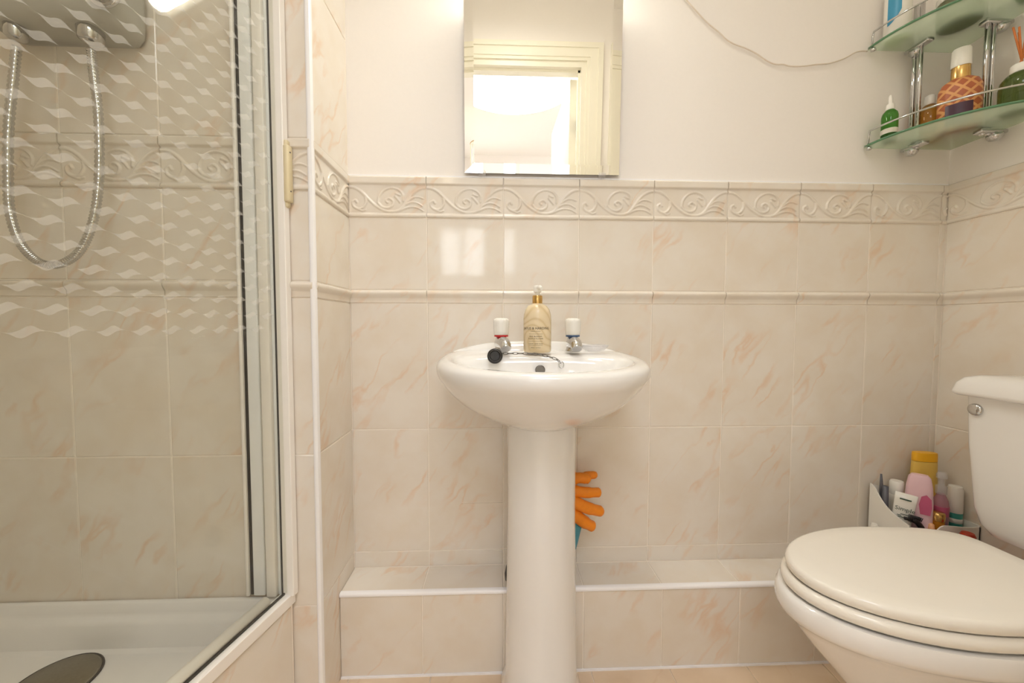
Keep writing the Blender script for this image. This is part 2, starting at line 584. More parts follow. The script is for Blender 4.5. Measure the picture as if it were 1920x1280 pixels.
BH = 0.107


def border_mesh(x0, x1):
    k = ('b', round(x0, 4), round(x1, 4))
    if k not in _cache:
        g = J / 2
        nx = max(4, int(130 * (x1 - x0) / .2)); nz = 74
        xs = np.linspace(x0 + g, x1 - g, nx); zs = np.linspace(g, BH - g, nz)
        X, Z = np.meshgrid(xs, zs)
        H = border_height(X, Z, BH)
        vs = [(X[j, i] - x0, -H[j, i], Z[j, i]) for j in range(nz) for i in range(nx)]
        fs = [(j * nx + i, j * nx + i + 1, (j + 1) * nx + i + 1, (j + 1) * nx + i) for j in range(nz - 1) for i in range(nx - 1)]
        mb = MB().add(vs, fs, True)
        # rim back into the wall
        rim = [i for i in range(nx)] + [j * nx + nx - 1 for j in range(1, nz)] + [(nz - 1) * nx + i for i in range(nx - 2, -1, -1)] + [j * nx for j in range(nz - 2, 0, -1)]
        b = len(mb.v)
        mb.v += [(mb.v[i][0], .006, mb.v[i][2]) for i in rim]
        for q in range(len(rim)):
            r_ = (q + 1) % len(rim)
            mb.f.append((rim[q], b + q, b + r_, rim[r_])); mb.sm.append(False)
        _cache[k] = mb.mesh('border_tile', TILE)
    return _cache[k]


def rail_mesh(wd, ht=.035):
    k = ('r', round(wd, 4))
    if k not in _cache:
        g = J / 2
        prof = [(.006, g), (0, g), (-.0012, g + .001), (-.0012, .0125), (-.0022, .0145), (-.0048, .0185), (-.0072, .0225), (-.0082, .0265),
                (-.0074, .0300), (-.0048, .0325), (-.0015, ht - g), (.006, ht - g)]
        r = [[(x, y, z) for y, z in prof] for x in (g, wd - g)]
        _cache[k] = MB().rings(r, True, True, True).mesh('rail_tile', TILE)
        _cache[k].set_sharp_from_angle(angle=math.radians(35))
    return _cache[k]


def put_tile(parent, name, me, ori, loc):
    o = bpy.data.objects.new(name, me)
    COL.objects.link(o)
    o.parent = parent
    o.matrix_local = ori_matrix(ori, loc)
    return o


ROWS = [(0.258, 0.591, 'p'), (0.591, 0.925, 'p'), (0.925, 0.960, 'r'), (0.960, 1.146, 'p'), (1.146, 1.253, 'b')]
ZTOP = [(1.253, 1.587, 'p'), (1.587, 1.921, 'p'), (1.921, 2.255, 'p'), (2.255, 2.50, 'p')]


def tile_strip(parent, ori, fn, cols, rows, skip=()):
    """cols: list of (a, b, pattern offset of the cut border tile)"""
    for ci, (a, b, off) in enumerate(cols):
        for (z0, z1, kind) in rows:
            if (ci, round(z0, 3)) in skip: continue
            loc = fn(a, z0)
            if kind == 'p': put_tile(parent, 'tile', plain_mesh(b - a, z1 - z0, TILE), ori, loc)
            elif kind == 'r': put_tile(parent, 'rail_tile', rail_mesh(b - a), ori, loc)
            else: put_tile(parent, 'border_tile', border_mesh(off, off + b - a), ori, loc)


XR = 1.617
YF = -1.17     # inner face of the door wall
SD = -0.197    # stub / shower wall plane
GR = 0.0016    # grout recess
HC = 2.50

# wall_back : plaster above, grout bed under the tiles
mb = MB().box((-0.02, GR, 0), (XR + .12, .12, 1.2525)).box((-0.02, .0025, 1.2525), (XR + .12, .12, HC))
wall_back = struct(mb.build('wall_back', GROUT))
wall_back.data.materials.append(PLASTER)
for i, p in enumerate(wall_back.data.polygons):
    if i >= 6: p.material_index = 1
cols = [(0.2 * k, 0.2 * k + 0.2, 0.0) for k in range(8)] + [(1.6, XR, 0.0)]
tile_strip(wall_back, 'back', lambda a, z: (a, 0, z), cols, [(0.215, 0.258, 'p')] + ROWS, skip={(1, .258)})
# the tile beside the pedestal that has a cut running in from its right edge
mb = MB()
g = J / 2
mb.box((g, 0, g), (.088, .006, .333 - g)).box((.088, 0, g), (.2 - g, .006, .129)).box((.088, 0, .1315), (.2 - g, .006, .333 - g))
put_tile(wall_back, 'tile', mb.mesh('tile', TILE), 'back', (.2, 0, .258))
MB().box((0.0, -.0015, 1.2520), (XR, .004, 1.2555)).build('caulk_line', TRIM, wall_back)

# wall_right
mb = MB().box((XR + GR, YF - .1, 0), (XR + .12, 0.12, 1.2525)).box((XR + .0025, YF - .1, 1.2525), (XR + .12, 0.12, HC))
wall_right = struct(mb.build('wall_right', GROUT))
wall_right.data.materials.append(PLASTER)
for i, p in enumerate(wall_right.data.polygons):
    if i >= 6: p.material_index = 1
cols = [(0.0 + .2 * k, .2 + .2 * k, 0.0) for k in range(6)]
tile_strip(wall_right, 'right', lambda a, z: (XR, -a, z), cols, [(0.0, 0.258, 'p')] + ROWS)

# wall_left: the short return beside the basin and the shower wall are one pillar
mb = MB().box((-0.92, SD + GR, 0), (-GR, .12, HC))
wall_shower = struct(mb.build('wall_left', GROUT))
cols = [(-.105, 0.0, 0.095), (-.302, -.105, 0.0), (-.497, -.302, 0.0), (-.692, -.497, 0.0), (-.90, -.692, 0.0)]
tile_strip(wall_shower, 'back', lambda a, z: (a, SD, z), cols, [(0.0, 0.258, 'p')] + ROWS + ZTOP)
tile_strip(wall_shower, 'left', lambda a, z: (0, SD + a, z), [(0.0, .197, 0.0)], [(0.0, 0.258, 'p')] + ROWS + ZTOP)

# far side wall of the shower
mb = MB().box((-1.02, YF - .1, 0), (-.90 - GR, SD, HC))
wall_far = struct(mb.build('wall_side', GROUT))
SIDE = (Vector((0, 1, 0)), Vector((-1, 0, 0)), Vector((0, 0, 1)))
tile_strip(wall_far, SIDE, lambda a, z: (-.90, a, z), [(SD - .2 * (k + 1), SD - .2 * k, 0.0) for k in range(5)], [(0.0, 0.258, 'p')] + ROWS + ZTOP)

# corner trim of the pillar: white quarter-round strip
mb = MB()
q = [(-.0075, SD - .0012), (-.0055, SD - .0042), (-.0010, SD - .0052), (.0030, SD - .0042), (.0052, SD + .0008), (.0045, SD + .0050), (.0010, SD + .0064), (.001, SD + .001), (-.004, SD + .001)]
mb.prism(q, 0.0, HC, True)
struct(mb.build('trim_1', TRIM, sharp=50))

# ledge along the back wall
LY = -.10
LZ = .215
mb = MB().box((0.0005, LY + GR, 0), (XR, GR, LZ - GR))
wall_ledge = struct(mb.build('wall_ledge', GROUT))
for k in range(9):
    a, b = .2 * k, min(.2 * k + .2, XR)
    put_tile(wall_ledge, 'tile', plain_mesh(b - a, .094, TILE), 'up', (a, LY + .006, LZ))
    put_tile(wall_ledge, 'tile', plain_mesh(b - a, .203, TILE), 'back', (a, LY, .003))
mb = MB()
r = [[(x, LY + .0075, LZ + .0012), (x, LY + .001, LZ + .0016), (x, LY - .0030, LZ - .0005), (x, LY - .0042, LZ - .004), (x, LY - .0032, LZ - .0080), (x, LY + .0005, LZ - .0085)] for x in (.001, XR - .001)]
mb.rings(r, True, True, True)
struct(mb.build('trim_2', TRIM, sharp=60))
struct(MB().box((.001, LY - .0035, 0.0), (XR - .001, LY + .002, .0042)).build('trim_3', TRIM))

# floor
struct_floor = struct(MB().box((-1.0, -3.35, -.08), (2.1, .1, -.003)).build('floor', GROUT))
for i in range(-1, 9):
    for j in range(1, 7):
        x0, x1 = .02 + .2 * i, .22 + .2 * i
        if x1 > XR: x1 = XR
        if x1 - x0 < .02: continue
        put_tile(struct_floor, 'floor_tile', plain_mesh(x1 - x0, .2, FLOOR_T), 'up', (x0, LY - .2 * j, 0))

# ceiling and the door wall with the hall beyond
struct(MB().box((-1.02, YF - .1, HC), (XR + .12, .12, HC + .1)).build('ceiling', CEIL))
DX0, DX1, DZ = -.02, .862, 2.195
mb = MB().box((-1.02, YF - .1, 0), (DX0, YF, HC)).box((DX1, YF - .1, 0), (XR + .12, YF, HC)).box((DX0, YF - .1, DZ), (DX1, YF, HC))
struct(mb.build('wall_front', PLASTER))


def architrave(x0, x1, z1, y, wdt=.085):
    mb = MB()
    for k, (d0, d1, t) in enumerate(((0, .016, .010), (.016, .060, .015), (.060, wdt, .021))):
        mb.box((x0 - d1, y, 0), (x0 - d0, y + t, z1 + d1)).box((x1 + d0, y, 0), (x1 + d1, y + t, z1 + d1)).box((x0 - d0, y, z1 + d0), (x1 + d0, y + t, z1 + d1))
    return mb


door_1 = struct(architrave(DX0, DX1, DZ, YF).build('door_1', DOORW))
mb = MB()
mb.box((DX0, YF - .1, 0), (DX0 + .028, YF, DZ)).box((DX1 - .028, YF - .1, 0), (DX1, YF, DZ)).box((DX0 + .028, YF - .1, DZ - .028), (DX1 - .028, YF, DZ))
mb.box((DX0 + .028, YF - .055, 0), (DX0 + .04, YF - .03, DZ - .028)).box((DX1 - .04, YF - .055, 0), (DX1 - .028, YF - .03, DZ - .028)).box((DX0 + .028, YF - .055, DZ - .04), (DX1 - .028, YF - .03, DZ - .028))
mb.build('door_lining', DOORW, door_1)
leaf = MB().rbox((DX1 - .070, YF - .84, .01), (DX1 - .030, YF - .101, DZ - .035), .002, 1, smooth=False).build('door_leaf', DOORW, door_1)
for z in (.25, 1.1, 1.85):
    MB().box((DX1 - .0315, YF - .103, z), (DX1 - .0272, YF - .056, z + .09)).build('hinge', STEEL, leaf)
door_2 = struct(architrave(1.075, 1.50, DZ, YF).build('door_2', DOORW))
MB().rbox((1.077, YF - .02, .01), (1.498, YF + .006, DZ), .003, 1, smooth=False).build('door_leaf', DOORW, door_2)

# hall
HY = -3.20
HZ = 2.42
mb = MB()
WX0, WX1, WZ0, WZ1 = -.27, .61, 1.37, 1.96
mb.box((-1.0, HY - .1, 0), (WX0, HY, HZ)).box((WX1, HY - .1, 0), (2.0, HY, HZ)).box((WX0, HY - .1, 0), (WX1, HY, WZ0)).box((WX0, HY - .1, WZ1), (WX1, HY, HZ))
struct(mb.build('wall_hall', PLASTER))
struct(MB().box((-1.1, HY - .1, 0), (-1.0, YF - .1, HZ)).build('wall_hall_left', PLASTER))
struct(MB().box((2.0, HY - .1, 0), (2.1, YF - .1, HZ)).build('wall_hall_right', PLASTER))
struct(MB().box((-1.1, HY - .1, HZ), (2.1, YF - .1, HZ + .08)).build('ceiling_hall', CEIL))
mb = MB()
y0, y1 = HY - .07, HY - .01
for a, b in ((WX0, WX0 + .045), (.235, .45), (WX1 - .04, WX1)):
    mb.box((a, y0, WZ0), (b, y1, WZ1))
mb.box((-.015, y0, WZ0), (.019, y1, WZ1))
mb.box((WX0, y0, WZ0), (WX1, y1, WZ0 + .045)).box((WX0, y0, WZ1 - .045), (WX1, y1, WZ1))
win = struct(mb.build('window_1', DOORW))
for a, b in ((WX0 + .045, -.015), (.019, .235), (.45, WX1 - .04)):
    MB().box((a, HY - .045, WZ0 + .045), (b, HY - .041, WZ1 - .045)).build('pane', WINGLASS, win)

# ------------------------------------------------------------------ pendant in the hall
t = empty('pendant_lamp', (-.05, -2.35, 2.12), 'hall pendant lamp with slatted shade, seen only as glow in the mirror', 'lamp')
parts = [MB().tube([(-.05, -2.35, HZ), (-.05, -2.35, 2.20)], .003).build('cord', CORDW),
         MB().lathe([(.001, -.045), (.022, -.035), (.028, -.01), (.02, .015), (.012, .03)], (-.05, -2.35, 2.13), 14).build('bulb', BULBEM),
         MB().lathe([(.014, 0), (.014, .05)], (-.05, -2.35, 2.155), 12).build('lamp_holder', PLASTIC)]
for k in range(22):
    a = 2 * PI * k / 22
    M = Matrix.Translation((-.05, -2.35, 2.12)) @ Matrix.Rotation(a, 4, 'Z')
    parts.append(MB().box((.10, -.008, -.09), (.103, .008, .10), M).build('slat', DOORW))
for z in (2.03, 2.22):
    parts.append(MB().tube([(-.05 + .103 * math.cos(2 * PI * i / 36), -2.35 + .103 * math.sin(2 * PI * i / 36), z) for i in range(36)], .003, 6, closed=True).build('shade_ring', BRASS))
parts.append(MB().tube([(-.153, -2.35, 2.22), (.053, -2.35, 2.22)], .002, 6).build('shade_spider', BRASS))
thing_parts(t, parts)

# ------------------------------------------------------------------ mirror
TL = math.radians(2.0)
mx0, mx1, mz0, mh = .3005, .7025, 1.2605, .455
Mm = Matrix.Translation((0, -.0065, mz0)) @ Matrix.Rotation(TL, 4, 'X')
t = empty('wall_mirror', (.5, -.006, mz0), 'frameless wall mirror with angled glass border above the basin', 'mirror')
bw, bt = .024, .0016
T_ = .005
vs = [(mx0, 0, 0), (mx1, 0, 0), (mx1, 0, mh), (mx0, 0, mh),
      (mx0 + bw, -bt, bw), (mx1 - bw, -bt, bw), (mx1 - bw, -bt, mh - bw), (mx0 + bw, -bt, mh - bw)]
mir = MB().add([(x, y - .004, z) for x, y, z in vs[4:]], [(0, 1, 2, 3)], False, Mm).build('mirror_face', MIRROR)
bev = MB().add([(x, y - .004, z) for x, y, z in vs], [(0, 1, 5, 4), (1, 2, 6, 5), (2, 3, 7, 6), (3, 0, 4, 7)], False, Mm).build('bevelled_edge', MIRROR)
bk = MB().box((mx0 + .0006, -.0038, .0006), (mx1 - .0006, 0, mh - .0006), Mm).build('mirror_back', GREYSTEEL)
parts = [mir, bev, bk]
for x in (.345, .658):
    parts.append(MB().rbox((x - .010, -.0135, 1.2545), (x + .010, -.0005, 1.2665), .003, 2).build('mirror_clip', CLEARP))
thing_parts(t, parts)

# light over the mirror
t = empty('mirror_light', (.5, 0, 1.80), 'white tube light fixed to the wall over the mirror with a pull cord', 'lamp')
parts = [MB().rbox((.33, -.035, 1.805), (.66, .002, 1.88), .006, 2).build('lamp_base', PLASTIC),
         MB().tube([(.345, -.058, 1.842), (.640, -.058, 1.842)], .024, 16).build('lamp_diffuser', LAMPEM),
         MB().rbox((.325, -.088, 1.81), (.345, -.03, 1.873), .006, 2).build('lamp_end', PLASTIC),
         MB().rbox((.640, -.088, 1.81), (.660, -.03, 1.873), .006, 2).build('lamp_end', PLASTIC),
         MB().tube([(.335, -.06, 1.81), (.335, -.06, 1.752)], .0016, 6).lathe([(.002, 0), (.0042, .002), (.0042, .012), (.002, .016)], (.335, -.06, 1.738), 10).build('pull_cord', CORDW)]
thing_parts(t, parts)

# ------------------------------------------------------------------ loose cord on the wall
pts = [(.80, 1.80), (.842, 1.752), (.878, 1.711), (.905, 1.684), (.930, 1.660), (.965, 1.634), (.985, 1.617), (1.006, 1.606), (1.035, 1.597), (1.067, 1.583), (1.095, 1.566), (1.118, 1.558),
       (1.140, 1.558), (1.160, 1.554), (1.195, 1.555), (1.227, 1.560), (1.265, 1.564), (1.299, 1.575), (1.318, 1.584), (1.335, 1.594), (1.352, 1.598), (1.368, 1.598)]
o = MB().tube(cr_spline([(x, -.0032, z) for x, z in pts], 4), .0017, 8).build('loose_cable', CORDW)
tag(o, 'thin cream cable drooping across the white wall to the glass corner shelf', 'cable')

# ------------------------------------------------------------------ shower enclosure
TH = math.radians(12.4)
PU = Vector((-math.sin(TH), -math.cos(TH), 0))
PN = Vector((math.cos(TH), -math.sin(TH), 0))
PO = Vector((-.061, SD, 0))


def DM(n=0.0):
    """local x: along the door towards the camera, y: out of the shower, z up"""
    return Matrix(((PU.x, PN.x, 0, PO.x + n * PN.x), (PU.y, PN.y, 0, PO.y + n * PN.y), (0, 0, 1, 0), (0, 0, 0, 1)))


DMM = DM()
DT = 2.02
t = empty('shower_enclosure', (PO.x, PO.y, .28), 'glass shower enclosure with white frame and wavy frosted print at left', 'shower')
parts = []
glass = MB().box((.016, -.003, .300), (.86, .003, DT), DMM).build('glass_panel', GLASS)
parts.append(glass)
# frosted waves printed on the glass
mb = MB()
nrow = int((DT - .03 - .861) / .0258)
for rw in range(nrow):
    z = .861 + .0258 * rw
    off = .112 if rw % 2 == 0 else .127 - .039 + .0005
    k = -4
    while True:
        sc = off + .039 * k; k += 1
        if sc < .036: continue
        if sc > .83: break
        top, bot = [], []
        for i in range(11):
            u = -1 + .2 * i
            x = sc - u * .0194           # u grows to the right as seen from the room
            up = .0074 * math.exp(-((u - .20) / .42) ** 2) - .0004 + .0006 * u
            dn = -.0074 * math.exp(-((u + .20) / .42) ** 2) + .0002 + .0006 * u
            if i in (0, 10): up = dn + .0002
            top.append((x, z + up)); bot.append((x, z + dn))
        vs = [(x, .0036, zz) for x, zz in top] + [(x, .0036, zz) for x, zz in bot]
        n = 11
        mb.add(vs, [(i, i + 1, n + i + 1, n + i) for i in range(10)], False, DMM)
fr = mb.build('frosted_waves', FROST)
fr['kind'] = 'stuff'
parts.append(fr)
# outer white post at the wall
parts.append(MB().rbox((.000, -.010, .292), (.0145, .017, DT + .03), .0012, 1, DMM, False).build('frame_post', ALU))
# bottom rail, with the rounded drip bar inside
parts.append(MB().rbox((.000, -.016, .270), (.88, .010, .294), .0012, 1, DMM, False).build('bottom_rail', ALU))
parts.append(MB().rbox((.004, -.016, DT), (.88, .014, DT + .03), .002, 2, DMM).build('top_rail', ALU))
parts.append(MB().box((.014, -.0080, .294), (.87, -.0035, .2975), DMM).build('rail_seal', SEAL))
mb = MB()
mb.tube([DMM @ Vector((s, -.0175, .302)) for s in (.05, .3, .85)], .0105, 12)
parts.append(mb.build('drip_bar', ALU))
# jamb profiles on the shower wall, seen through the glass
y0 = SD - .0005
for nm, a, b, d, mat in (('jamb_edge', -.149, -.142, .014, ALU), ('jamb_seal', -.142, -.134, .009, SEAL), ('jamb_panel', -.134, -.110, .012, JAMBG),
                         ('jamb_strip', -.110, -.104, .008, CREAMP), ('jamb_channel', -.104, -.084, .018, ALU), ('jamb_panel', -.084, -.0765, .010, JAMBG), ('jamb_seal', -.0765, -.069, .012, SEAL)):
    parts.append(MB().rbox((a, y0 - d, .292), (b, y0, DT + .03), .0022, 2).build(nm, mat))
# door catch, a cream plastic block on the frame post
hb = MB()
hb.rbox((-.001, .016, 1.118), (.015, .027, 1.232), .003, 2, DMM).rbox((.001, .014, 1.226), (.012, .023, 1.243), .003, 2, DMM).rbox((.001, .014, 1.108), (.011, .022, 1.121), .003, 2, DMM)
catch = hb.build('door_catch', CREAMP)
parts.append(catch)
scr = []
for z in (1.140, 1.218):
    scr.append(MB().lathe([(.0016, 0), (.0016, .0006)], (0, 0, 0), 8, M=DMM @ Matrix.Translation((.007, .0268, z)) @ Matrix.Rotation(-PI / 2, 4, 'X')).build('screw', DGREY))
for s in scr:
    s.data.transform(Matrix.Translation(-Vector(t.location)))
    s.parent = catch
thing_parts(t, parts)

# tiled plinth under the door rail
mb = MB().box((.004, -.014, 0), (.90, -GR + .006, .268), DMM)
plinth = struct(mb.build('wall_plinth', GROUT))
PL = (-PU, -PN, Vector((0, 0, 1)))
for k in range(4):
    s1 = .008 + .22 * (k + 1)
    p = DMM @ Vector((s1, .006, .002))
    put_tile(plinth, 'tile', plain_mesh(.22, .264, TILE), PL, p)

# shower tray
def inset(d):
    """tray outline, moved in by d; order: back left, back right, front right, front left"""
    p1 = DMM @ Vector((0, -.017 - d, 0)); 
    yb = SD - .0015 - d; yf = -1.06 + d; xl = -.8975 + d
    xa = p1.x + (yb - p1.y) * (PU.x / PU.y); xb = p1.x + (yf - p1.y) * (PU.x / PU.y)
    return [(xl, yb), (xa, yb), (xb, yf), (xl, yf)]


def rounded(poly, r, n=5):
    out = []
    m = len(poly)
    for i in range(m):
        p, a, b = Vector(poly[i]), Vector(poly[i - 1]), Vector(poly[(i + 1) % m])
        u, v = (a - p).normalized(), (b - p).normalized()
        s, e = p + u * r, p + v * r
        for k in range(n + 1):
            q = k / n
            out.append(tuple(s * (1 - q) ** 2 + p * 2 * q * (1 - q) + e * q * q))
    return out


rg = []
for d, z, r in ((0, .16, .004), (0, .278, .004), (.002, .284, .004), (.007, .284, .006), (.0105, .280, .008), (.013, .264, .010), (.016, .258, .012), (.024, .2545, .02), (.028, .247, .024), (.031, .222, .03), (.034, .204, .035), (.044, .2005, .04)):
    rg.append([(x, y, z) for x, y in rounded(inset(d), r)])
tray = MB().rings(rg, True, False, True)
n = len(rg[0])
tray.add([(-.45, -.5, .1990)] + rg[-1], [(0, 1 + i, 1 + (i + 1) % n) for i in range(n)], True)
t = empty('shower_tray', (-.5, -.6, .16), 'white shower tray with a round steel waste behind the glass', 'shower tray')
dr = MB().lathe([(.062, .0), (.062, .0035), (.058, .0055), (.0, .0065)], (-.440, -.304, .2002), 40).build('waste_cover', STEEL)
rim_ = MB().tube([(-.440 + .063 * math.cos(a * PI / 24), -.304 + .063 * math.sin(a * PI / 24), .2022) for a in range(48)], .0022, 8, closed=True).build('waste_ring', DGREY)
thing_parts(t, [tray.build('tray', CERAMIC, sharp=50), dr, rim_])

# shower unit and hose
t = empty('shower_unit', (-.41, SD, 1.41), 'grey shower unit on the tiled wall behind the glass, with dial', 'shower unit')
poly = rounded([(-.580, SD), (-.305, SD), (-.318, SD - .085), (-.560, SD - .085)], .03)
rgs = []
for d, z in ((.016, 1.422), (.004, 1.432), (0, 1.450), (0, 1.60), (.01, 1.63)):
    rgs.append([(-.435 + (x + .435) * (1 - d / .14), SD + (y - SD) * (1 - d / .09), z) for x, y in poly])
parts = [MB().rings(rgs).build('unit_body', GREYSH, sharp=50)]
parts.append(MB().lathe([(.012, 0), (.018, .004), (.020, .022), (.014, .03)], (-.378, SD - .05, 1.397), 18).build('hose_outlet', CHROME))
parts.append(MB().lathe([(.011, 0), (.015, .004), (.016, .022), (.012, .03)], (-.512, SD - .05, 1.399), 18).build('hose_outlet', CHROME))
parts.append(MB().tube([(-.315 + .026 * math.cos(a * PI / 16), SD - .088, 1.462 + .026 * math.sin(a * PI / 16)) for a in range(32)], .0045, 8, closed=True).build('dial_ring', CHROME))
parts.append(MB().lathe([(.018, 0), (.016, .012), (.008, .014)], (0, 0, 0), 20, M=Matrix.Translation((-.315, SD - .083, 1.462)) @ Matrix.Rotation(PI / 2, 4, 'X')).build('dial', CLOTHW))
thing_parts(t, parts)
hp = [(-.512, 1.386), (-.522, 1.32), (-.534, 1.24), (-.540, 1.15), (-.540, 1.08), (-.525, 1.025), (-.498, .992), (-.466, .982), (-.432, .995), (-.408, 1.022), (-.390, 1.065), (-.378, 1.12), (-.372, 1.19), (-.371, 1.27), (-.376, 1.34), (-.378, 1.384)]
path = cr_spline([(x, SD - .05, z) for x, z in hp], 26)
rad = [.0074 if (i % 3) else .0058 for i in range(len(path))]
o = MB().tube(path, rad, 10).build('shower_hose', CHROME)
tag(o, 'ribbed chrome shower hose hanging in a loop behind the glass', 'hose')

# ------------------------------------------------------------------ washbasin
BX = .4825


def bring(Wd, yb, yfr, z, zt=0.0, e_b=3.6, N=72, skew=.30):
    """one horizontal ring of the basin: flat back, elliptical front"""
    out = []
    yc = yb + (yfr - yb) * skew
    for i in range(N):
        a = 2 * PI * i / N
        c, s = math.cos(a), math.sin(a)
        if s >= 0:
            e = 2 / e_b
            x = Wd * math.copysign(abs(c) ** e, c); y = yc + (yb - yc) * abs(s) ** e
        else:
            e = 2 / 2.25
            x = Wd * math.copysign(abs(c) ** e, c); y = yc + (yfr - yc) * abs(s) ** e
        out.append((BX + x, y, z + zt * (y / -.40)))
    return out


R_ = [bring(.070, -.04, -.205, .640), bring(.090, -.022, -.230, .646), bring(.122, -.010, -.268, .660), bring(.158, -.006, -.310, .680), bring(.188, -.003, -.345, .702),
      bring(.211, -.002, -.373, .727), bring(.222, -.001, -.388, .743), bring(.2275, -.001, -.396, .752), bring(.2320, -.001, -.403, .760), bring(.2345, -.001, -.4065, .770), bring(.2345, -.001, -.4065, .780, ),
      bring(.2315, -.001, -.4035, .789, -.004), bring(.2250, -.002, -.397, .7985, -.010), bring(.2150, -.004, -.386, .8035, -.0145), bring(.2040, -.006, -.374, .8035, -.0155),
      bring(.196, -.060, -.366, .8025, -.0165, 3.2), bring(.189, -.128, -.360, .8010, -.0165, 2.8), bring(.184, -.134, -.354, .796, -.0155, 2.7),
      bring(.176, -.139, -.345, .782, -.008, 2.6), bring(.163, -.143, -.330, .755, 0, 2.5), bring(.140, -.148, -.308, .722, 0, 2.4), bring(.100, -.165, -.275, .697, 0, 2.2), bring(.03, -.205, -.235, .688, 0, 2.0)]
mb = MB().rings(R_, True, True, True)
t = empty('washbasin', (BX, -.2, .64), 'white ceramic washbasin with rounded front on a pedestal under the mirror', 'basin')
parts = [mb.build('bowl', CERAMIC, sharp=80)]
# raised back edge
rr = []
for i in range(31):
    u = -1 + 2 * i / 30
    x = BX + u * .212
    hgt = .8005 + .0255 * (1 - abs(u) ** 3.0)
    rr.append([(x, -.001, .795), (x, -.001, hgt - .002), (x, -.006, hgt), (x, -.013, hgt - .003), (x, -.018, min(.8075, hgt)), (x, -.024, .8000), (x, -.024, .795)])
parts.append(MB().rings(rr, True, True, True).build('upstand', CERAMIC, sharp=60))
hole = MB().lathe([(.0095, 0), (.0115, .0012), (.0115, .003), (.009, .0034)], (0, 0, 0), 24, M=Matrix.Translation((.4825, -.1475, .7665)) @ Matrix.Rotation(PI / 2 + .12, 4, 'X')).build('overflow_ring', GREYSTEEL)
parts.append(hole)
parts.append(MB().lathe([(.021, 0), (.019, .003), (.008, .0035)], (BX, -.22, .688), 24).build('waste_ring', CHROME))
thing_parts(t, parts)


def pring(Wd, yb, yfr, z, N=48):
    out = []
    for i in range(N):
        a = 2 * PI * i / N
        c, s = math.cos(a), math.sin(a)
        yc = yfr + Wd
        if s < 0: out.append((.4875 + Wd * c, yc + Wd * s, z))
        else: out.append((.4875 + Wd * math.copysign(abs(c) ** .35, c), yc + (yb - yc) * abs(s) ** .35, z))
    return out


pr = [pring(.094, -.107, -.244, .0), pring(.094, -.107, -.244, .02), pring(.084, -.107, -.232, .05), pring(.0815, -.106, -.226, .24), pring(.079, -.106, -.220, .42), pring(.079, -.106, -.218, .56), pring(.080, -.106, -.218, .625), pring(.078, -.106, -.216, .642)]
o = MB().rings(pr, True, True, True).build('basin_pedestal', CERAMIC, sharp=60)
tag(o, 'white ceramic pedestal column carrying the washbasin', 'pedestal')


def tap(name, x, y, ring_mat, label, ang=0.0):
    t = empty(name, (x, y, .803), label, 'tap', 'pillar taps of the washbasin')
    P = []
    P.append(MB().lathe([(.0185, 0), (.0185, .003), (.016, .007), (.0145, .016)], (x, y, .803), 24).build('tap_base', CHROME))
    M = Matrix.Translation((x, y, .803)) @ Matrix.Rotation(ang, 4, 'Z')
    b = MB()
    b.tube([M @ Vector(v) for v in ((0, .006, .020), (0, -.010, .022), (0, -.030, .021), (0, -.046, .017), (0, -.052, .010))], [.0165, .0175, .016, .014, .0125], 18)
    b.lathe([(.0145, .012), (.016, .022), (.0135, .034), (.011, .040)], (x, y, .803), 24)
    P.append(b.build('spout', CHROME, sharp=50))
    P.append(MB().lathe([(.0165, 0), (.0175, .001), (.0175, .003), (.016, .004)], (x, y, .840), 24).build('index_ring', ring_mat))
    vs, n = [], 40
    prof = [(.0160, .044), (.0178, .046), (.0188, .056), (.0196, .070), (.0196, .078), (.0180, .083), (.0125, .0855), (.0, .086)]
    rings = []
    for r, z in prof:
        ring = []
        for i in range(n):
            a = 2 * PI * i / n
            fl = 1 - (.045 if (i % 5 == 0) else 0.0) * (1 if .05 < z < .08 else .3)
            ring.append((x + r * fl * math.cos(a), y + r * fl * math.sin(a), .800 + z))
        rings.append(ring)
    P.append(MB().rings(rings, True, True, True).build('tap_handle', PLASTIC, sharp=50))
    thing_parts(t, P)
    return t


tap('basin_tap', .394, -.078, RED, 'chrome basin tap with white handle and red ring, left of the soap bottle', 0.2)
tap('basin_tap', .571, -.078, BLUE, 'chrome basin tap with white handle and blue ring, right of the soap bottle', 0.0)

# plug with chain
t = empty('basin_plug', (.385, -.150, .80), 'black basin plug on a bead chain, by the left tap over the bowl edge', 'plug')
px, py, pz = .3790, -.1560, .7985
Mp = Matrix.Translation((px, py, pz)) @ Matrix.Rotation(PI / 2 - .15, 4, 'X')
parts = [MB().lathe([(.0165, 0), (.0175, .003), (.0168, .006), (.0138, .008), (.0128, .0145), (.0118, .016), (.0100, .0135), (.0, .0130)], (0, 0, 0), 32, M=Mp).build('plug', DARKP, sharp=40)]
ch = MB()
cpts = cr_spline([(.388, -.146, .8035), (.404, -.1385, .8035), (.430, -.1385, .8035), (.460, -.1405, .8030), (.482, -.1440, .8010), (.507, -.1470, .795), (.522, -.1480, .789), (.529, -.1490, .782)], 10)
L_ = [0]
for i in range(1, len(cpts)): L_.append(L_[-1] + (cpts[i] - cpts[i - 1]).length)
nl = 13
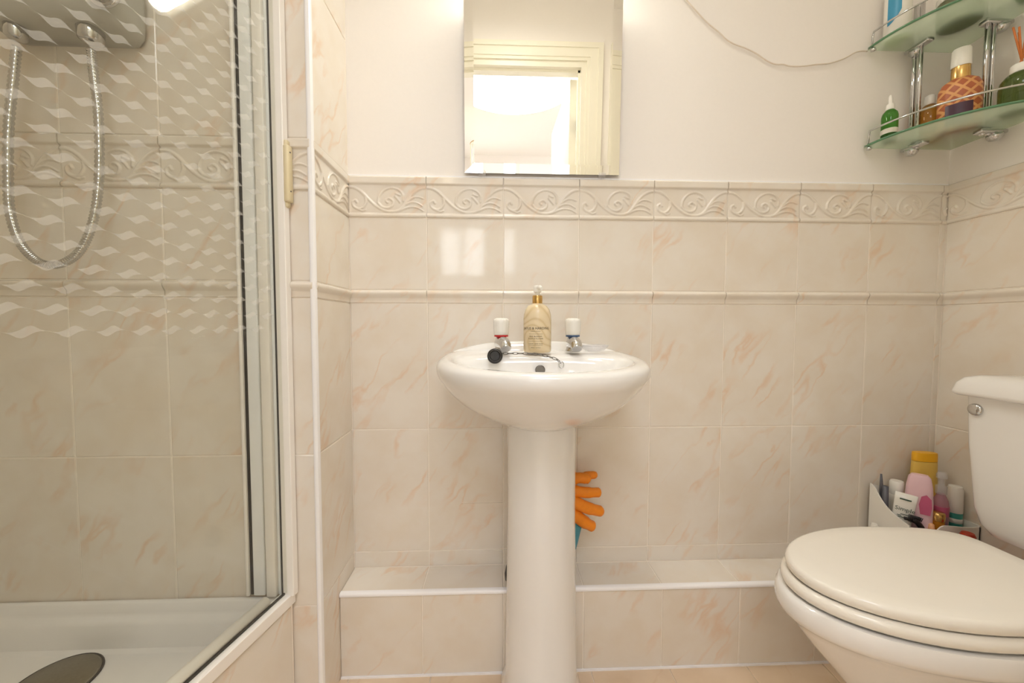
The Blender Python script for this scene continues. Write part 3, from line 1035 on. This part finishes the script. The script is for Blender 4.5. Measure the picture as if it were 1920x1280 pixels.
for k in range(nl):
    s = L_[-1] * (k + .5) / nl
    i = max(j for j in range(len(L_)) if L_[j] <= s); i = min(i, len(cpts) - 2)
    p = cpts[i].lerp(cpts[i + 1], (s - L_[i]) / (L_[i + 1] - L_[i])); d = (cpts[i + 1] - cpts[i]).normalized()
    side = d.cross(Vector((0, -1, .6)) if k % 2 else Vector((0, .5, 1))).normalized()
    hl, hw = L_[-1] / nl * .60, .0026
    ch.tube([p + d * hl * math.cos(a * PI / 6) + side * hw * math.sin(a * PI / 6) for a in range(12)], .0009, 6, closed=True)
chain = ch.build('chain', GREYSTEEL); chain['kind'] = 'stuff'
parts.append(chain)
parts.append(MB().tube([(.531 + .0055 * math.cos(a * PI / 10), -.1500, .7775 + .0075 * math.sin(a * PI / 10)) for a in range(20)], .0014, 8, closed=True).build('chain_ring', CHROME))
thing_parts(t, parts)

# soap bottle with its lettering wrapped round the body
sx, sy, sz, sr = .4808, -.098, .8035, .0335
t = empty('soap_bottle', (sx, sy, sz), 'gold swirled hand wash bottle with white pump between the taps', 'bottle')
prof = [(.030, 0), (.0325, .002), (.0335, .006), (.0335, .078), (.0325, .090), (.0290, .102), (.0225, .111), (.0135, .1155), (.0120, .117)]
parts = [MB().lathe(prof, (sx, sy, sz), 40).build('bottle_body', AGATE, sharp=60),
         MB().lathe([(.0118, .116), (.0122, .1175), (.0122, .134), (.0112, .136)], (sx, sy, sz), 28).build('pump_collar', BRASS, sharp=40),
         MB().lathe([(.0055, .135), (.0055, .142), (.0090, .144), (.0098, .153), (.0096, .158), (.007, .160), (0, .1605)], (sx, sy, sz), 24).tube([(sx, sy, sz + .154), (sx + .004, sy - .02, sz + .154), (sx + .006, sy - .036, sz + .149)], [.0055, .005, .0038], 10).build('pump_head', PLASTIC, sharp=50)]


def wrap_text(txt, size, zc, ang0, mat, align='CENTER'):
    me = text_mesh(txt, size, mat, 'lettering', align)
    for v in me.vertices:
        a = ang0 + v.co.x / sr
        v.co = Vector((sx + (sr + .0003) * math.sin(a), sy - (sr + .0003) * math.cos(a), sz + zc + v.co.y))
    return link_mesh('lettering', me)


aL = -.22
for txt, size, zc in (('B A Y L I S', .0034, .0655), ('BAYLIS & HARDING', .0080, .0575), ('E N G L A N D', .0036, .0505), ('PINK BLOSSOM', .0044, .0385), ('& LOTUS FLOWER', .0044, .0335),
                      ('LUXURY HAND WASH', .0034, .0215), ('500 ml  16.9 fl oz', .0032, .0125)):
    if txt.startswith('B A'): continue
    parts.append(wrap_text(txt, size, zc, aL, BLACKINK))
for zc in (.0445, .0275, .0180):
    rl = MB()
    n = 10
    vs = []
    for i in range(n + 1):
        a = aL - .5 + 1.0 * i / n
        for dz in (-.0002, .0002):
            vs.append((sx + (sr + .0003) * math.sin(a), sy - (sr + .0003) * math.cos(a), sz + zc + dz))
    rl.add(vs, [(2 * i, 2 * i + 2, 2 * i + 3, 2 * i + 1) for i in range(n)])
    parts.append(rl.build('label_rule', BLACKINK))
thing_parts(t, parts)

# clear soap dish
t = empty('soap_dish', (.622, -.085, .803), 'clear glass scalloped soap dish beside the blue ringed tap', 'dish')
rings = []
for r, z in ((.013, .0), (.016, .0012), (.024, .007), (.0285, .012), (.0300, .0155), (.0285, .0150), (.022, .0085), (.012, .0028)):
    ring = []
    for i in range(48):
        a = 2 * PI * i / 48
        k = 1 + .03 * math.cos(12 * a) * (r > .02)
        ring.append((.6235 + 1.18 * r * k * math.cos(a), -.083 + .95 * r * k * math.sin(a), .8035 + z))
    rings.append(ring)
o = MB().rings(rings, True, True, True).build('dish_bowl', CLEARP, sharp=70)
ed = MB().tube([(.6235 + 1.18 * .0295 * (1 + .03 * math.cos(12 * a * PI / 36)) * math.cos(a * PI / 36), -.083 + .95 * .0295 * (1 + .03 * math.cos(12 * a * PI / 36)) * math.sin(a * PI / 36), .8035 + .0153) for a in range(72)], .0011, 6, closed=True).build('dish_rim', CLEARP)
thing_parts(t, [o, ed])

# ------------------------------------------------------------------ things behind the pedestal
t = empty('rubber_glove', (.575, -.06, .45), 'orange rubber glove with turquoise cuff tucked behind the pedestal', 'glove')
gm = MB()
yb = -.060
sc = lambda x, z, dy=0.0: (x, yb + dy, z)
gm.tube(cr_spline([sc(.535, .455), sc(.560, .470), sc(.590, .477), sc(.612, .475), sc(.622, .470)], 4), [.016] * 8 + [.0135] * 5 + [.0115] * 3 + [.006], 12)
gm.tube(cr_spline([sc(.610, .478, .010), sc(.634, .479, .012), sc(.644, .477, .012)], 4), [.010, .0105, .0105, .010, .010, .0095, .009, .0075, .004], 12)
gm.tube(cr_spline([sc(.540, .448, -.01), sc(.575, .448, -.012), sc(.610, .443, -.010), sc(.640, .441, -.006), sc(.650, .440, -.005)], 4), [.015] * 6 + [.0135] * 4 + [.012] * 4 + [.0105, .0085, .004], 12)
gm.tube(cr_spline([sc(.540, .430, -.016), sc(.575, .424, -.020), sc(.612, .407, -.018), sc(.642, .397, -.014), sc(.656, .394, -.012)], 4), [.016] * 6 + [.0150] * 4 + [.0135] * 4 + [.0115, .009, .004], 12)
gm.tube(cr_spline([sc(.540, .405, -.010), sc(.575, .392, -.016), sc(.603, .371, -.016), sc(.624, .357, -.012), sc(.632, .352, -.01)], 4), [.017] * 6 + [.0155] * 4 + [.0135] * 4 + [.0115, .009, .004], 12)
# palm
pal = [(.0, -.07), (.022, -.060), (.034, -.03), (.036, .0), (.034, .03), (.022, .055), (.0, .062)]
gm.lathe(pal, (.540, yb, .425), 18, 1.0, .55)
parts = [gm.build('glove_hand', ORANGE)]
cf = MB()
rings = []
for z, x0, x1, d in ((.385, .530, .606, .020), (.360, .525, .606, .022), (.335, .520, .600, .022), (.305, .515, .593, .02), (.290, .517, .589, .018)):
    rings.append([((x0 + x1) / 2 + (x1 - x0) / 2 * math.cos(a * PI / 12), yb + .004 + d * math.sin(a * PI / 12), z) for a in range(24)])
parts.append(cf.rings(rings).build('glove_cuff', TURQ))
thing_parts(t, parts)
o = MB().rbox((.552, -.062, .470), (.580, -.030, .525), .006, 3).build('cleaning_cloth', YELLOW)
tag(o, 'yellow cloth edge tucked behind the pedestal above the orange glove', 'cloth')
o = MB().rings([[(.425 + .022 * s * math.cos(a * PI / 10), -.075 + .018 * s * math.sin(a * PI / 10), z) for a in range(20)] for s, z in ((.6, LZ + .0015), (.95, .224), (1.0, .240), (.85, .258), (.55, .272), (.2, .278))]).build('sponge', DGREY)
tag(o, 'dark grey sponge peeking out on the ledge left of the pedestal', 'sponge')

# ------------------------------------------------------------------ toilet
TY = -.362


def oring(tip, back, hw, hb, z, N=64, yc=TY, ex=1.0):
    """toilet outline: pointed-round front at low x, flat back at x = back"""
    out = []
    xm = tip + (back - tip) * .56
    for i in range(N):
        a = 2 * PI * i / N
        c, s = math.cos(a), math.sin(a)
        if c < 0:
            x = xm + (xm - tip) * c * 1.0; y = hw * s
        else:
            e = .36
            x = xm + (back - xm) * abs(c) ** e
            k = (x - xm) / (back - xm)
            y = (hw + (hb - hw) * k ** 2) * math.copysign(abs(s) ** .27, s)
        out.append((x, yc + y, z))
    return out


t = empty('toilet', (1.25, TY, 0), 'white close coupled toilet with closed lid against the right wall', 'toilet')
bl = [oring(1.085, 1.50, .098, .090, 0.0), oring(1.090, 1.50, .096, .088, .02), oring(1.10, 1.50, .086, .085, .06), oring(1.085, 1.50, .088, .085, .13), oring(1.045, 1.50, .098, .09, .19),
      oring(1.003, 1.50, .110, .10, .240), oring(.962, 1.50, .124, .11, .287), oring(.938, 1.47, .135, .118, .318), oring(.929, 1.45, .1395, .121, .330), oring(.921, 1.44, .144, .124, .337), oring(.914, 1.43, .149, .126, .343), oring(.911, 1.42, .1515, .127, .352), oring(.912, 1.415, .151, .127, .370), oring(.917, 1.41, .148, .125, .3785), oring(.94, 1.40, .13, .11, .379)]
pan = MB().rings(bl, True, True, True)
pan.rbox((1.36, TY - .11, .20), (XR - .02, TY + .11, .372), .02, 3)
parts = [pan.build('pan', CERAMIC, sharp=60)]


def slab(name, tip, back, hw, hb, z0, z1, r, mat, dome=0.0):
    rg = []
    n = 6
    rg.append(oring(tip + r * .7, back - r * .7, hw - r * .7, hb - r * .7, z0))
    for k in range(n + 1):
        a = -PI / 2 + PI * k / n
        d = r * (1 - math.cos(a))
        rg.append(oring(tip + d, back - d, hw - d, hb - d, (z0 + z1) / 2 + (z1 - z0) / 2 * math.sin(a)))
    top = rg[-1]
    ccx = sum(p[0] for p in top) / len(top)
    for k in (.85, .6, .3, .05):
        rg.append([(ccx + (x - ccx) * k, TY + (y - TY) * k, z1 + dome * (1 - k * k)) for x, y, z in top])
    return MB().rings(rg, True, True, True).build(name, mat)


parts.append(slab('seat', .921, 1.389, .1465, .124, .3815, .4040, .0100, SEATP))
parts.append(slab('lid', .929, 1.385, .1425, .121, .4055, .4280, .0090, SEATP, .0012))
for s in (-1, 1):
    parts.append(MB().rbox((1.384, TY + s * .07 - .018, .380), (1.412, TY + s * .07 + .018, .408), .008, 3).build('hinge', SEATP))
# cistern
CY0, CY1 = -.190, -.535


def cring(x0, y0, y1, z, r=.028):
    return [(x, y, z) for x, y in rounded([(XR - .004, y0), (x0, y0), (x0, y1), (XR - .004, y1)], r, 6)]


cs = [cring(1.492, CY0 - .042, CY1 + .042, .398, .03), cring(1.478, CY0 - .026, CY1 + .026, .405, .03), cring(1.468, CY0 - .016, CY1 + .016, .424, .03), cring(1.461, CY0 - .010, CY1 + .010, .46, .026), cring(1.452, CY0 - .002, CY1 + .002, .60, .024), cring(1.448, CY0, CY1, .714, .022)]
parts.append(MB().rings(cs, True, True, True).build('cistern', CERAMIC, sharp=60))
cl = [cring(1.436, CY0 + .012, CY1 - .012, .712, .02), cring(1.430, CY0 + .018, CY1 - .018, .716, .024), cring(1.430, CY0 + .018, CY1 - .018, .722, .024), cring(1.434, CY0 + .014, CY1 - .014, .740, .024), cring(1.442, CY0 + .006, CY1 - .006, .752, .026), cring(1.456, CY0 - .008, CY1 + .008, .758, .03), cring(1.49, CY0 - .04, CY1 + .04, .761, .03)]
parts.append(MB().rings(cl, True, True, True).build('cistern_lid', CERAMIC, sharp=60))
Mb = Matrix.Translation((1.4500, -.2150, .6830)) @ Matrix.Rotation(-PI / 2, 4, 'Y')
parts.append(MB().lathe([(.0130, 0), (.0135, .002), (.0125, .006), (.008, .008), (0, .0085)], (0, 0, 0), 24, M=Mb).build('flush_button', CHROME))
thing_parts(t, parts)

# ------------------------------------------------------------------ corner shelf
CR = .245
SZ = (1.345, 1.600)
t = empty('corner_shelf', (XR, 0, 1.345), 'two tier green glass corner shelf on chrome posts above the toilet', 'shelf')
parts = []


def quarter(r, z, n=24, a0=0.0, a1=PI / 2, inset_=.0025):
    return [(XR - inset_ - r * math.cos(a0 + (a1 - a0) * i / n), -inset_ - r * math.sin(a0 + (a1 - a0) * i / n), z) for i in range(n + 1)]


for z in SZ:
    poly = [(XR - .0035, -.0035)] + [(x, y) for x, y, _ in quarter(CR, 0)]
    poly[1] = (poly[1][0], -.0035); poly[-1] = (XR - .0035, poly[-1][1])
    parts.append(MB().prism(poly, z, z + .006).build('glass_shelf', SHELFG))
    e = quarter(CR + .0004, z + .003, 24, .02, PI / 2 - .02)
    parts.append(MB().tube(e, .0029, 8).build('glass_edge', SHELFE))
    rl = quarter(CR - .004, z + .040, 24, .05, PI / 2 - .05)
    parts.append(MB().tube([(rl[0][0] - .001, rl[0][1] + .004, z - .004)] + [(rl[0][0], rl[0][1] + .002, z + .034)] + rl + [(rl[-1][0], rl[-1][1], z - .004)], .0024, 8).build('gallery_rail', CHROME))
    for p in (rl[0], rl[-1]):
        parts.append(MB().lathe([(.002, -.0105), (.0055, -.009), (.006, -.005), (.004, -.0005)], (p[0], p[1], z), 14).build('rail_foot', CHROME))
PST = (((1.478, -.023), (1.478, -.038)), ((1.573, -.114), (1.558, -.114)))
for pair in PST:
    for x, y in pair:
        parts.append(MB().tube([(x, y, 1.330), (x, y, 1.70)], .0052, 12).build('post', CHROME))
for z in SZ:
    parts.append(MB().rbox((1.468, -.062, z - .012), (1.488, -.004, z - .002), .003, 2).build('bracket', CHROME))
    parts.append(MB().rbox((1.545, -.124, z - .012), (XR - .004, -.104, z - .002), .003, 2).build('bracket', CHROME))
    parts.append(MB().lathe([(.002, -.028), (.010, -.026), (.0145, -.019), (.0150, -.012), (.010, -.010)], (1.478, -.026, z), 18).build('bracket_knob', CHROME))
    parts.append(MB().lathe([(.002, -.028), (.010, -.026), (.0145, -.019), (.0150, -.012), (.010, -.010)], (1.591, -.114, z), 18).build('bracket_knob', CHROME))
thing_parts(t, parts)
S1 = SZ[0] + .0065
S2 = SZ[1] + .0065


def bottle(name, label, loc, pieces, sx_=1.0, sy_=1.0, rot=0.0, n=28, cat='bottle', group=None):
    """pieces: (part name, material, profile)"""
    t = empty(name, loc, label, cat, group)
    ps = []
    for nm, mat, prof in pieces:
        o = MB().lathe(prof, (0, 0, 0), n, sx_, sy_).build(nm, mat, sharp=50)
        o.parent = t
        ps.append(o)
    t.rotation_euler.z = rot
    return t


bottle('dropper_bottle', 'small green glass dropper bottle with white top at the left end of the lower shelf', (1.405, -.036, S1),
       [('bottle_body', GREENG, [(.0155, 0), (.0168, .002), (.0168, .060), (.0150, .068), (.0095, .075), (.0075, .077)]),
        ('bottle_label', CLOTHW, [(.0169, .014), (.01715, .0142), (.01715, .026), (.0169, .0262)]),
        ('liquid', simple('dark_liquid', srgb(20, 40, 30), .3), [(.0160, .0012), (.0163, .013), (.002, .0132)]),
        ('dropper_cap', PLASTIC, [(.0085, .0765), (.0090, .078), (.0080, .090), (.0045, .093), (.0040, .108), (.0022, .114), (0, .1145)])])
bottle('amber_bottle', 'small amber bottle with white cap behind the lattice patterned bottle', (1.5125, -.035, S1),
       [('bottle_body', AMBERG, [(.024, 0), (.0265, .003), (.0265, .060), (.024, .074), (.014, .088), (.009, .092)]),
        ('bottle_cap', PLASTIC, [(.0105, .0915), (.0110, .093), (.0105, .113), (.008, .116), (0, .1165)])])
t = bottle('lattice_bottle', 'large bottle in terracotta lattice print with purple label, gold neck and white cap', (1.5165, -.0975, S1),
           [('bottle_body', LATTICE, [(.034, 0), (.0375, .003), (.0380, .082), (.0365, .098), (.031, .111), (.020, .119), (.016, .120)]),
            ('bottle_neck', BRASS, [(.0165, .119), (.0170, .121), (.0165, .147), (.0160, .149)]),
            ('bottle_cap', PLASTIC, [(.0175, .1485), (.0180, .150), (.0172, .188), (.0150, .192), (0, .1925)])], 1.0, .72, -.72)
lb = MB()
n = 14
vs = []
for i in range(n + 1):
    a = -PI / 2 - .75 + 1.25 * i / n
    for z in (.004, .054):
        vs.append((.0386 * math.cos(a), .72 * .0386 * math.sin(a), z))
o = lb.add(vs, [(2 * i, 2 * i + 2, 2 * i + 3, 2 * i + 1) for i in range(n)], True).build('bottle_label', PURPLE, t)
t = bottle('reed_diffuser', 'green glass reed diffuser with white collar at the right end of the lower shelf', (1.556, -.180, S1),
           [('bottle_body', OLIVEG, [(.028, 0), (.0315, .003), (.0320, .055), (.0300, .068), (.022, .080), (.0145, .084)]),
            ('bottle_collar', PLASTIC, [(.0160, .0835), (.0165, .085), (.0160, .100), (.014, .102), (.006, .1021)])], cat='diffuser')
for k, (dx, dy, h) in enumerate(((-.030, -.004, .178), (.004, -.004, .185), (.016, .004, .182), (.006, .012, .180), (-.024, -.010, .175), (.022, -.014, .176))):
    MB().tube([(dx * -.25, dy * -.25, .095), (dx, dy, h)], .0018, 6).build('reed', REED, t)
# upper shelf
t = bottle('white_bottle', 'white bottle with blue side panel at the left of the upper shelf', (1.4155, -.0345, S2),
           [('bottle_body', PLASTIC, [(.024, 0), (.0265, .003), (.0270, .11), (.025, .13), (.012, .145), (.011, .148)]),
            ('bottle_cap', BLUEP, [(.0115, .1475), (.012, .149), (.012, .17), (.010, .173)])])
lb = MB()
vs = []
n = 12
for i in range(n + 1):
    u = i / n
    a = PI + .02 + 1.0 * u
    for z in (.052 - .034 * (1 - u) ** 1.5 * 0 + .030 * u ** 2, .115):
        vs.append((.0274 * math.cos(a), .0274 * math.sin(a), z - (.022 if z < .1 else 0)))
lb.add(vs, [(2 * i, 2 * i + 2, 2 * i + 3, 2 * i + 1) for i in range(n)], True).build('bottle_label', BLUEP, t)
bottle('cosmetic_jar', 'round jar on the upper glass shelf, its dark base seen through the glass', (1.515, -.090, S2),
       [('jar_body', simple('jar_olive', srgb(110, 112, 84), .4), [(.036, 0), (.040, .003), (.040, .05), (.038, .055)]),
        ('jar_lid', PLASTIC, [(.0405, .0545), (.041, .056), (.041, .070), (.038, .073)])], cat='jar')
bottle('green_bottle', 'green bottle at the right end of the upper glass shelf', (1.575, -.175, S2),
       [('bottle_body', simple('green_plastic', srgb(92, 130, 60), .35), [(.020, 0), (.022, .003), (.022, .10), (.012, .118)]),
        ('bottle_cap', PLASTIC, [(.011, .1175), (.011, .14), (.009, .142)])])

# ------------------------------------------------------------------ caddy on the ledge and what it holds
cx0, cx1, cy0, cy1, cz = 1.4195, 1.6145, -.012, -.112, LZ + .0018
t = empty('storage_caddy', (1.50, -.06, cz), 'white plastic storage caddy with wavy cut rim on the ledge behind the toilet', 'caddy')
wl = .0028


def wall_sheet(p0, p1, tops, inward, name):
    """upright sheet from p0 to p1 with a top edge given at even steps"""
    p0, p1 = Vector(p0), Vector(p1)
    n = len(tops)
    outer, inner = [], []
    for i, z in enumerate(tops):
        p = p0.lerp(p1, i / (n - 1))
        outer.append((p, z)); inner.append((p + Vector(inward) * wl, z))
    vs = []
    for (p, z), (q_, _) in zip(outer, inner):
        vs += [(p.x, p.y, cz), (p.x, p.y, z), (q_.x, q_.y, z), (q_.x, q_.y, cz)]
    fs = []
    for i in range(n - 1):
        a, b = 4 * i, 4 * i + 4
        fs += [(a, b, b + 1, a + 1), (a + 1, b + 1, b + 2, a + 2), (a + 2, b + 2, b + 3, a + 3), (a + 3, b + 3, b, a)]
    fs += [(0, 1, 2, 3), (4 * (n - 1) + 3, 4 * (n - 1) + 2, 4 * (n - 1) + 1, 4 * (n - 1))]
    return MB().add(vs, fs).build(name, PLASTIC)


def smooth_z(keys, n):
    P = cr_spline([Vector((a, b, 0)) for a, b in keys], 10)
    return [float(np.interp(i / (n - 1), [p.x for p in P], [p.y for p in P])) for i in range(n)]


parts = [wall_sheet((cx0, cy0, 0), (cx0 + .006, cy1, 0), smooth_z([(0, .432), (.12, .425), (.3, .400), (.5, .382), (.75, .370), (1, .362)], 20), (1, 0, 0), 'side_panel'),
         wall_sheet((cx1, cy0, 0), (cx1, cy1, 0), [.36] * 6, (-1, 0, 0), 'side_panel'),
         wall_sheet((cx0, cy0, 0), (cx1, cy0, 0), smooth_z([(0, .432), (.2, .42), (.5, .40), (1, .38)], 12), (0, -1, 0), 'back_panel'),
         wall_sheet((cx0 + .006, cy1, 0), (cx1, cy1, 0), smooth_z([(0, .362), (.15, .350), (.28, .342), (.36, .344), (.46, .360), (.6, .360), (.8, .356), (1, .356)], 26), (0, 1, 0), 'front_panel'),
         MB().box((cx0 + .001, cy1 + .001, cz), (cx1 - .001, cy0 - .001, cz + .003)).build('caddy_base', PLASTIC)]
thing_parts(t, parts)
CB = cz + .0035


def flat_bottle(name, label, loc, wx, wy, levels, mats, rot=0.0, cat='bottle'):
    t = empty(name, loc, label, cat)
    t.rotation_euler.z = rot
    for nm, mat, lv in levels:
        rg = []
        for z, kx, ky in lv:
            rg.append([(wx * kx * math.copysign(abs(math.cos(a * PI / 16)) ** .7, math.cos(a * PI / 16)), wy * ky * math.copysign(abs(math.sin(a * PI / 16)) ** .7, math.sin(a * PI / 16)), z) for a in range(32)])
        MB().rings(rg).build(nm, mat, t, sharp=50)
    return t


flat_bottle('shampoo_bottle', 'tall yellow bottle with flat orange yellow cap, tallest in the caddy', (1.541, -.0400, CB), .0285, .0120,
            [('bottle_body', YELLOW, [(0, .9, .9), (.004, 1, 1), (.12, 1.08, 1), (.22, 1.06, 1), (.282, .98, .95)]),
             ('bottle_cap', YELCAP, [(.283, .98, .95), (.300, .98, .95), (.306, .95, .92)])], None, -.22)
t = flat_bottle('lotion_bottle', 'pale pink oval bottle with magenta print in the middle of the caddy', (1.486, -.0780, CB + .032), .0265, .0140,
                [('bottle_body', PINK, [(0, .8, .9), (.004, .9, 1), (.10, 1.0, 1), (.16, 1.0, 1), (.20, .92, .95), (.222, .78, .8), (.229, .58, .6)])], None, -.75)
mb = MB()
mb.add([(x, -.0149, z) for x, z in ((.002, .13), (.020, .13), (.0225, .15), (.021, .172), (.012, .182), (.003, .176), (-.001, .155))], [tuple(range(7))])
mb.build('bottle_label', MAGENTA, t)
bottle('pump_bottle', 'clear pinkish pump bottle beside the pale pink bottle', (1.5495, -.0755, CB + .012),
       [('bottle_body', PINKCLEAR, [(.014, 0), (.016, .003), (.0163, .16), (.014, .180), (.009, .192), (.008, .196)]),
        ('bottle_label', MAGENTA, [(.0164, .140), (.0165, .1401), (.0165, .165), (.0158, .1651)]),
        ('pump_head', CLEARP, [(.0105, .1955), (.0115, .197), (.0115, .216), (.006, .220), (.005, .235), (.0105, .238), (.0105, .248), (.008, .253)])])
t = bottle('foam_can', 'white and teal striped can at the right end of the caddy', (1.5955, -.070, CB),
           [('can_body', TEAL, [(.0140, 0), (.0155, .003), (.0155, .156)]),
            ('can_band', PLASTIC, [(.0157, .130), (.0158, .1301), (.0158, .1420), (.0157, .1421)]),
            ('can_cap', PLASTIC, [(.0155, .1565), (.0160, .158), (.0155, .218), (.013, .225), (0, .226)])])
# white tube with its printed name
t = empty('cream_tube', (1.4410, -.064, CB + .024), 'white cream tube with dark green print leaning at the left of the caddy', 'tube')
tb = MB()
rg = []
for z, wx, wy in ((0.03, .017, .011), (.10, .019, .009), (.165, .021, .005), (.186, .0215, .0012)):
    rg.append([(wx * math.cos(a * PI / 14), wy * math.sin(a * PI / 14), z) for a in range(28)])
tb.rings(rg)
tb.build('tube_body', PLASTIC, t)
MB().lathe([(.012, 0), (.0125, .002), (.0115, .029), (.010, .0305)], (0, 0, 0), 20).build('tube_cap', PLASTIC, t)
me = text_mesh('Simple', .0145, GREENINK)
me.transform(Matrix.Translation((.001, -.0094, .146)) @ Matrix.Rotation(PI / 2, 4, 'X')); link_mesh('lettering', me, t)
MB().box((-.012, -.0076, .170), (.010, -.0070, .1735)).build('printed_bar', GREENINK, t)
for z, a, b in ((.128, -.012, -.004), (.132, -.006, .012), (.124, -.010, .012)):
    MB().box((a, -.0100, z), (b, -.0096, z + .0016)).build('printed_bar', GREENINK, t)
t.rotation_euler = (0.0, .10, -.72)
bottle('capped_bottle', 'small bottle with plain white cap behind the white tube', (1.474, -.033, CB),
       [('bottle_body', CLOTHW, [(.016, 0), (.0175, .003), (.0175, .185), (.015, .190)]), ('bottle_cap', PLASTIC, [(.0150, .1905), (.0155, .192), (.0150, .223), (.013, .226)])])
o = MB().tube([(1.440, -.030, CB + .01), (1.438, -.026, .43), (1.438, -.024, .462)], [.004, .0042, .0022], 8).build('toothbrush', CHARC)
tag(o, 'thin dark grey stick standing at the far left of the caddy', 'stick')
o = MB().tube([(1.4370, -.040, CB + .01), (1.4360, -.040, .36), (1.4350, -.040, .435)], [.005, .0075, .0065], 10).build('mascara', CHARC)
tag(o, 'dark grey tube standing left of the white cream tube', 'tube')
# black hair brush lying in the caddy
t = empty('hair_brush', (1.445, -.095, .30), 'black hair brush with stiff bristles showing over the front of the caddy', 'brush')
bb = MB().tube(cr_spline([(1.436, -.090, .372), (1.452, -.0975, .370), (1.466, -.1000, .358), (1.476, -.1005, .335), (1.484, -.1005, .26)], 5), [.004] * 5 + [.0065] * 11 + [.006] * 5, 12).build('brush_body', BLACKP)
ps = [bb]
bs = MB()
for i in range(9):
    for j in range(3):
        x = 1.442 + .0035 * i
        bs.tube([(x, -.100 + .003 * j, .366), (x + .003, -.101 + .004 * j, .384 - .001 * i)], .0009, 5)
o = bs.build('bristles', BLACKP); o['kind'] = 'stuff'
ps.append(o)
thing_parts(t, ps)
bottle('amber_jar', 'small amber jar with a gold lid at the front of the caddy', (1.5190, -.0940, CB),
       [('jar_body', AMBERJ, [(.012, 0), (.0142, .004), (.0145, .148)]), ('jar_lid', BRASS, [(.0145, .1485), (.0152, .150), (.0152, .166), (.013, .169), (.008, .170)])], cat='jar')
o = MB().lathe([(.002, 0), (.006, .003), (.0075, .012), (.0075, .12), (.006, .140), (.002, .143)], (1.4965, -.1005, CB), 18).build('lip_balm', PEACH)
tag(o, 'small peach coloured stick at the front of the caddy beside the brush', 'stick')
bottle('small_white_bottle', 'small white bottle standing on the ledge left of the caddy', (1.3985, -.050, LZ + .0018),
       [('bottle_body', CLOTHW, [(.009, 0), (.0105, .002), (.0105, .085), (.008, .092)]), ('bottle_cap', PLASTIC, [(.0085, .0925), (.009, .094), (.0085, .116), (.006, .120)])])
bottle('cleaner_bottle', 'orange cleaner bottle standing on the floor between ledge and cistern', (1.545, -.140, .0005),
       [('bottle_body', ORANGEB, [(.028, 0), (.031, .003), (.031, .25), (.022, .29), (.014, .31)]), ('bottle_cap', simple('red_cap', srgb(176, 52, 26), .35), [(.014, .3105), (.0150, .312), (.014, .352), (.011, .358)])])
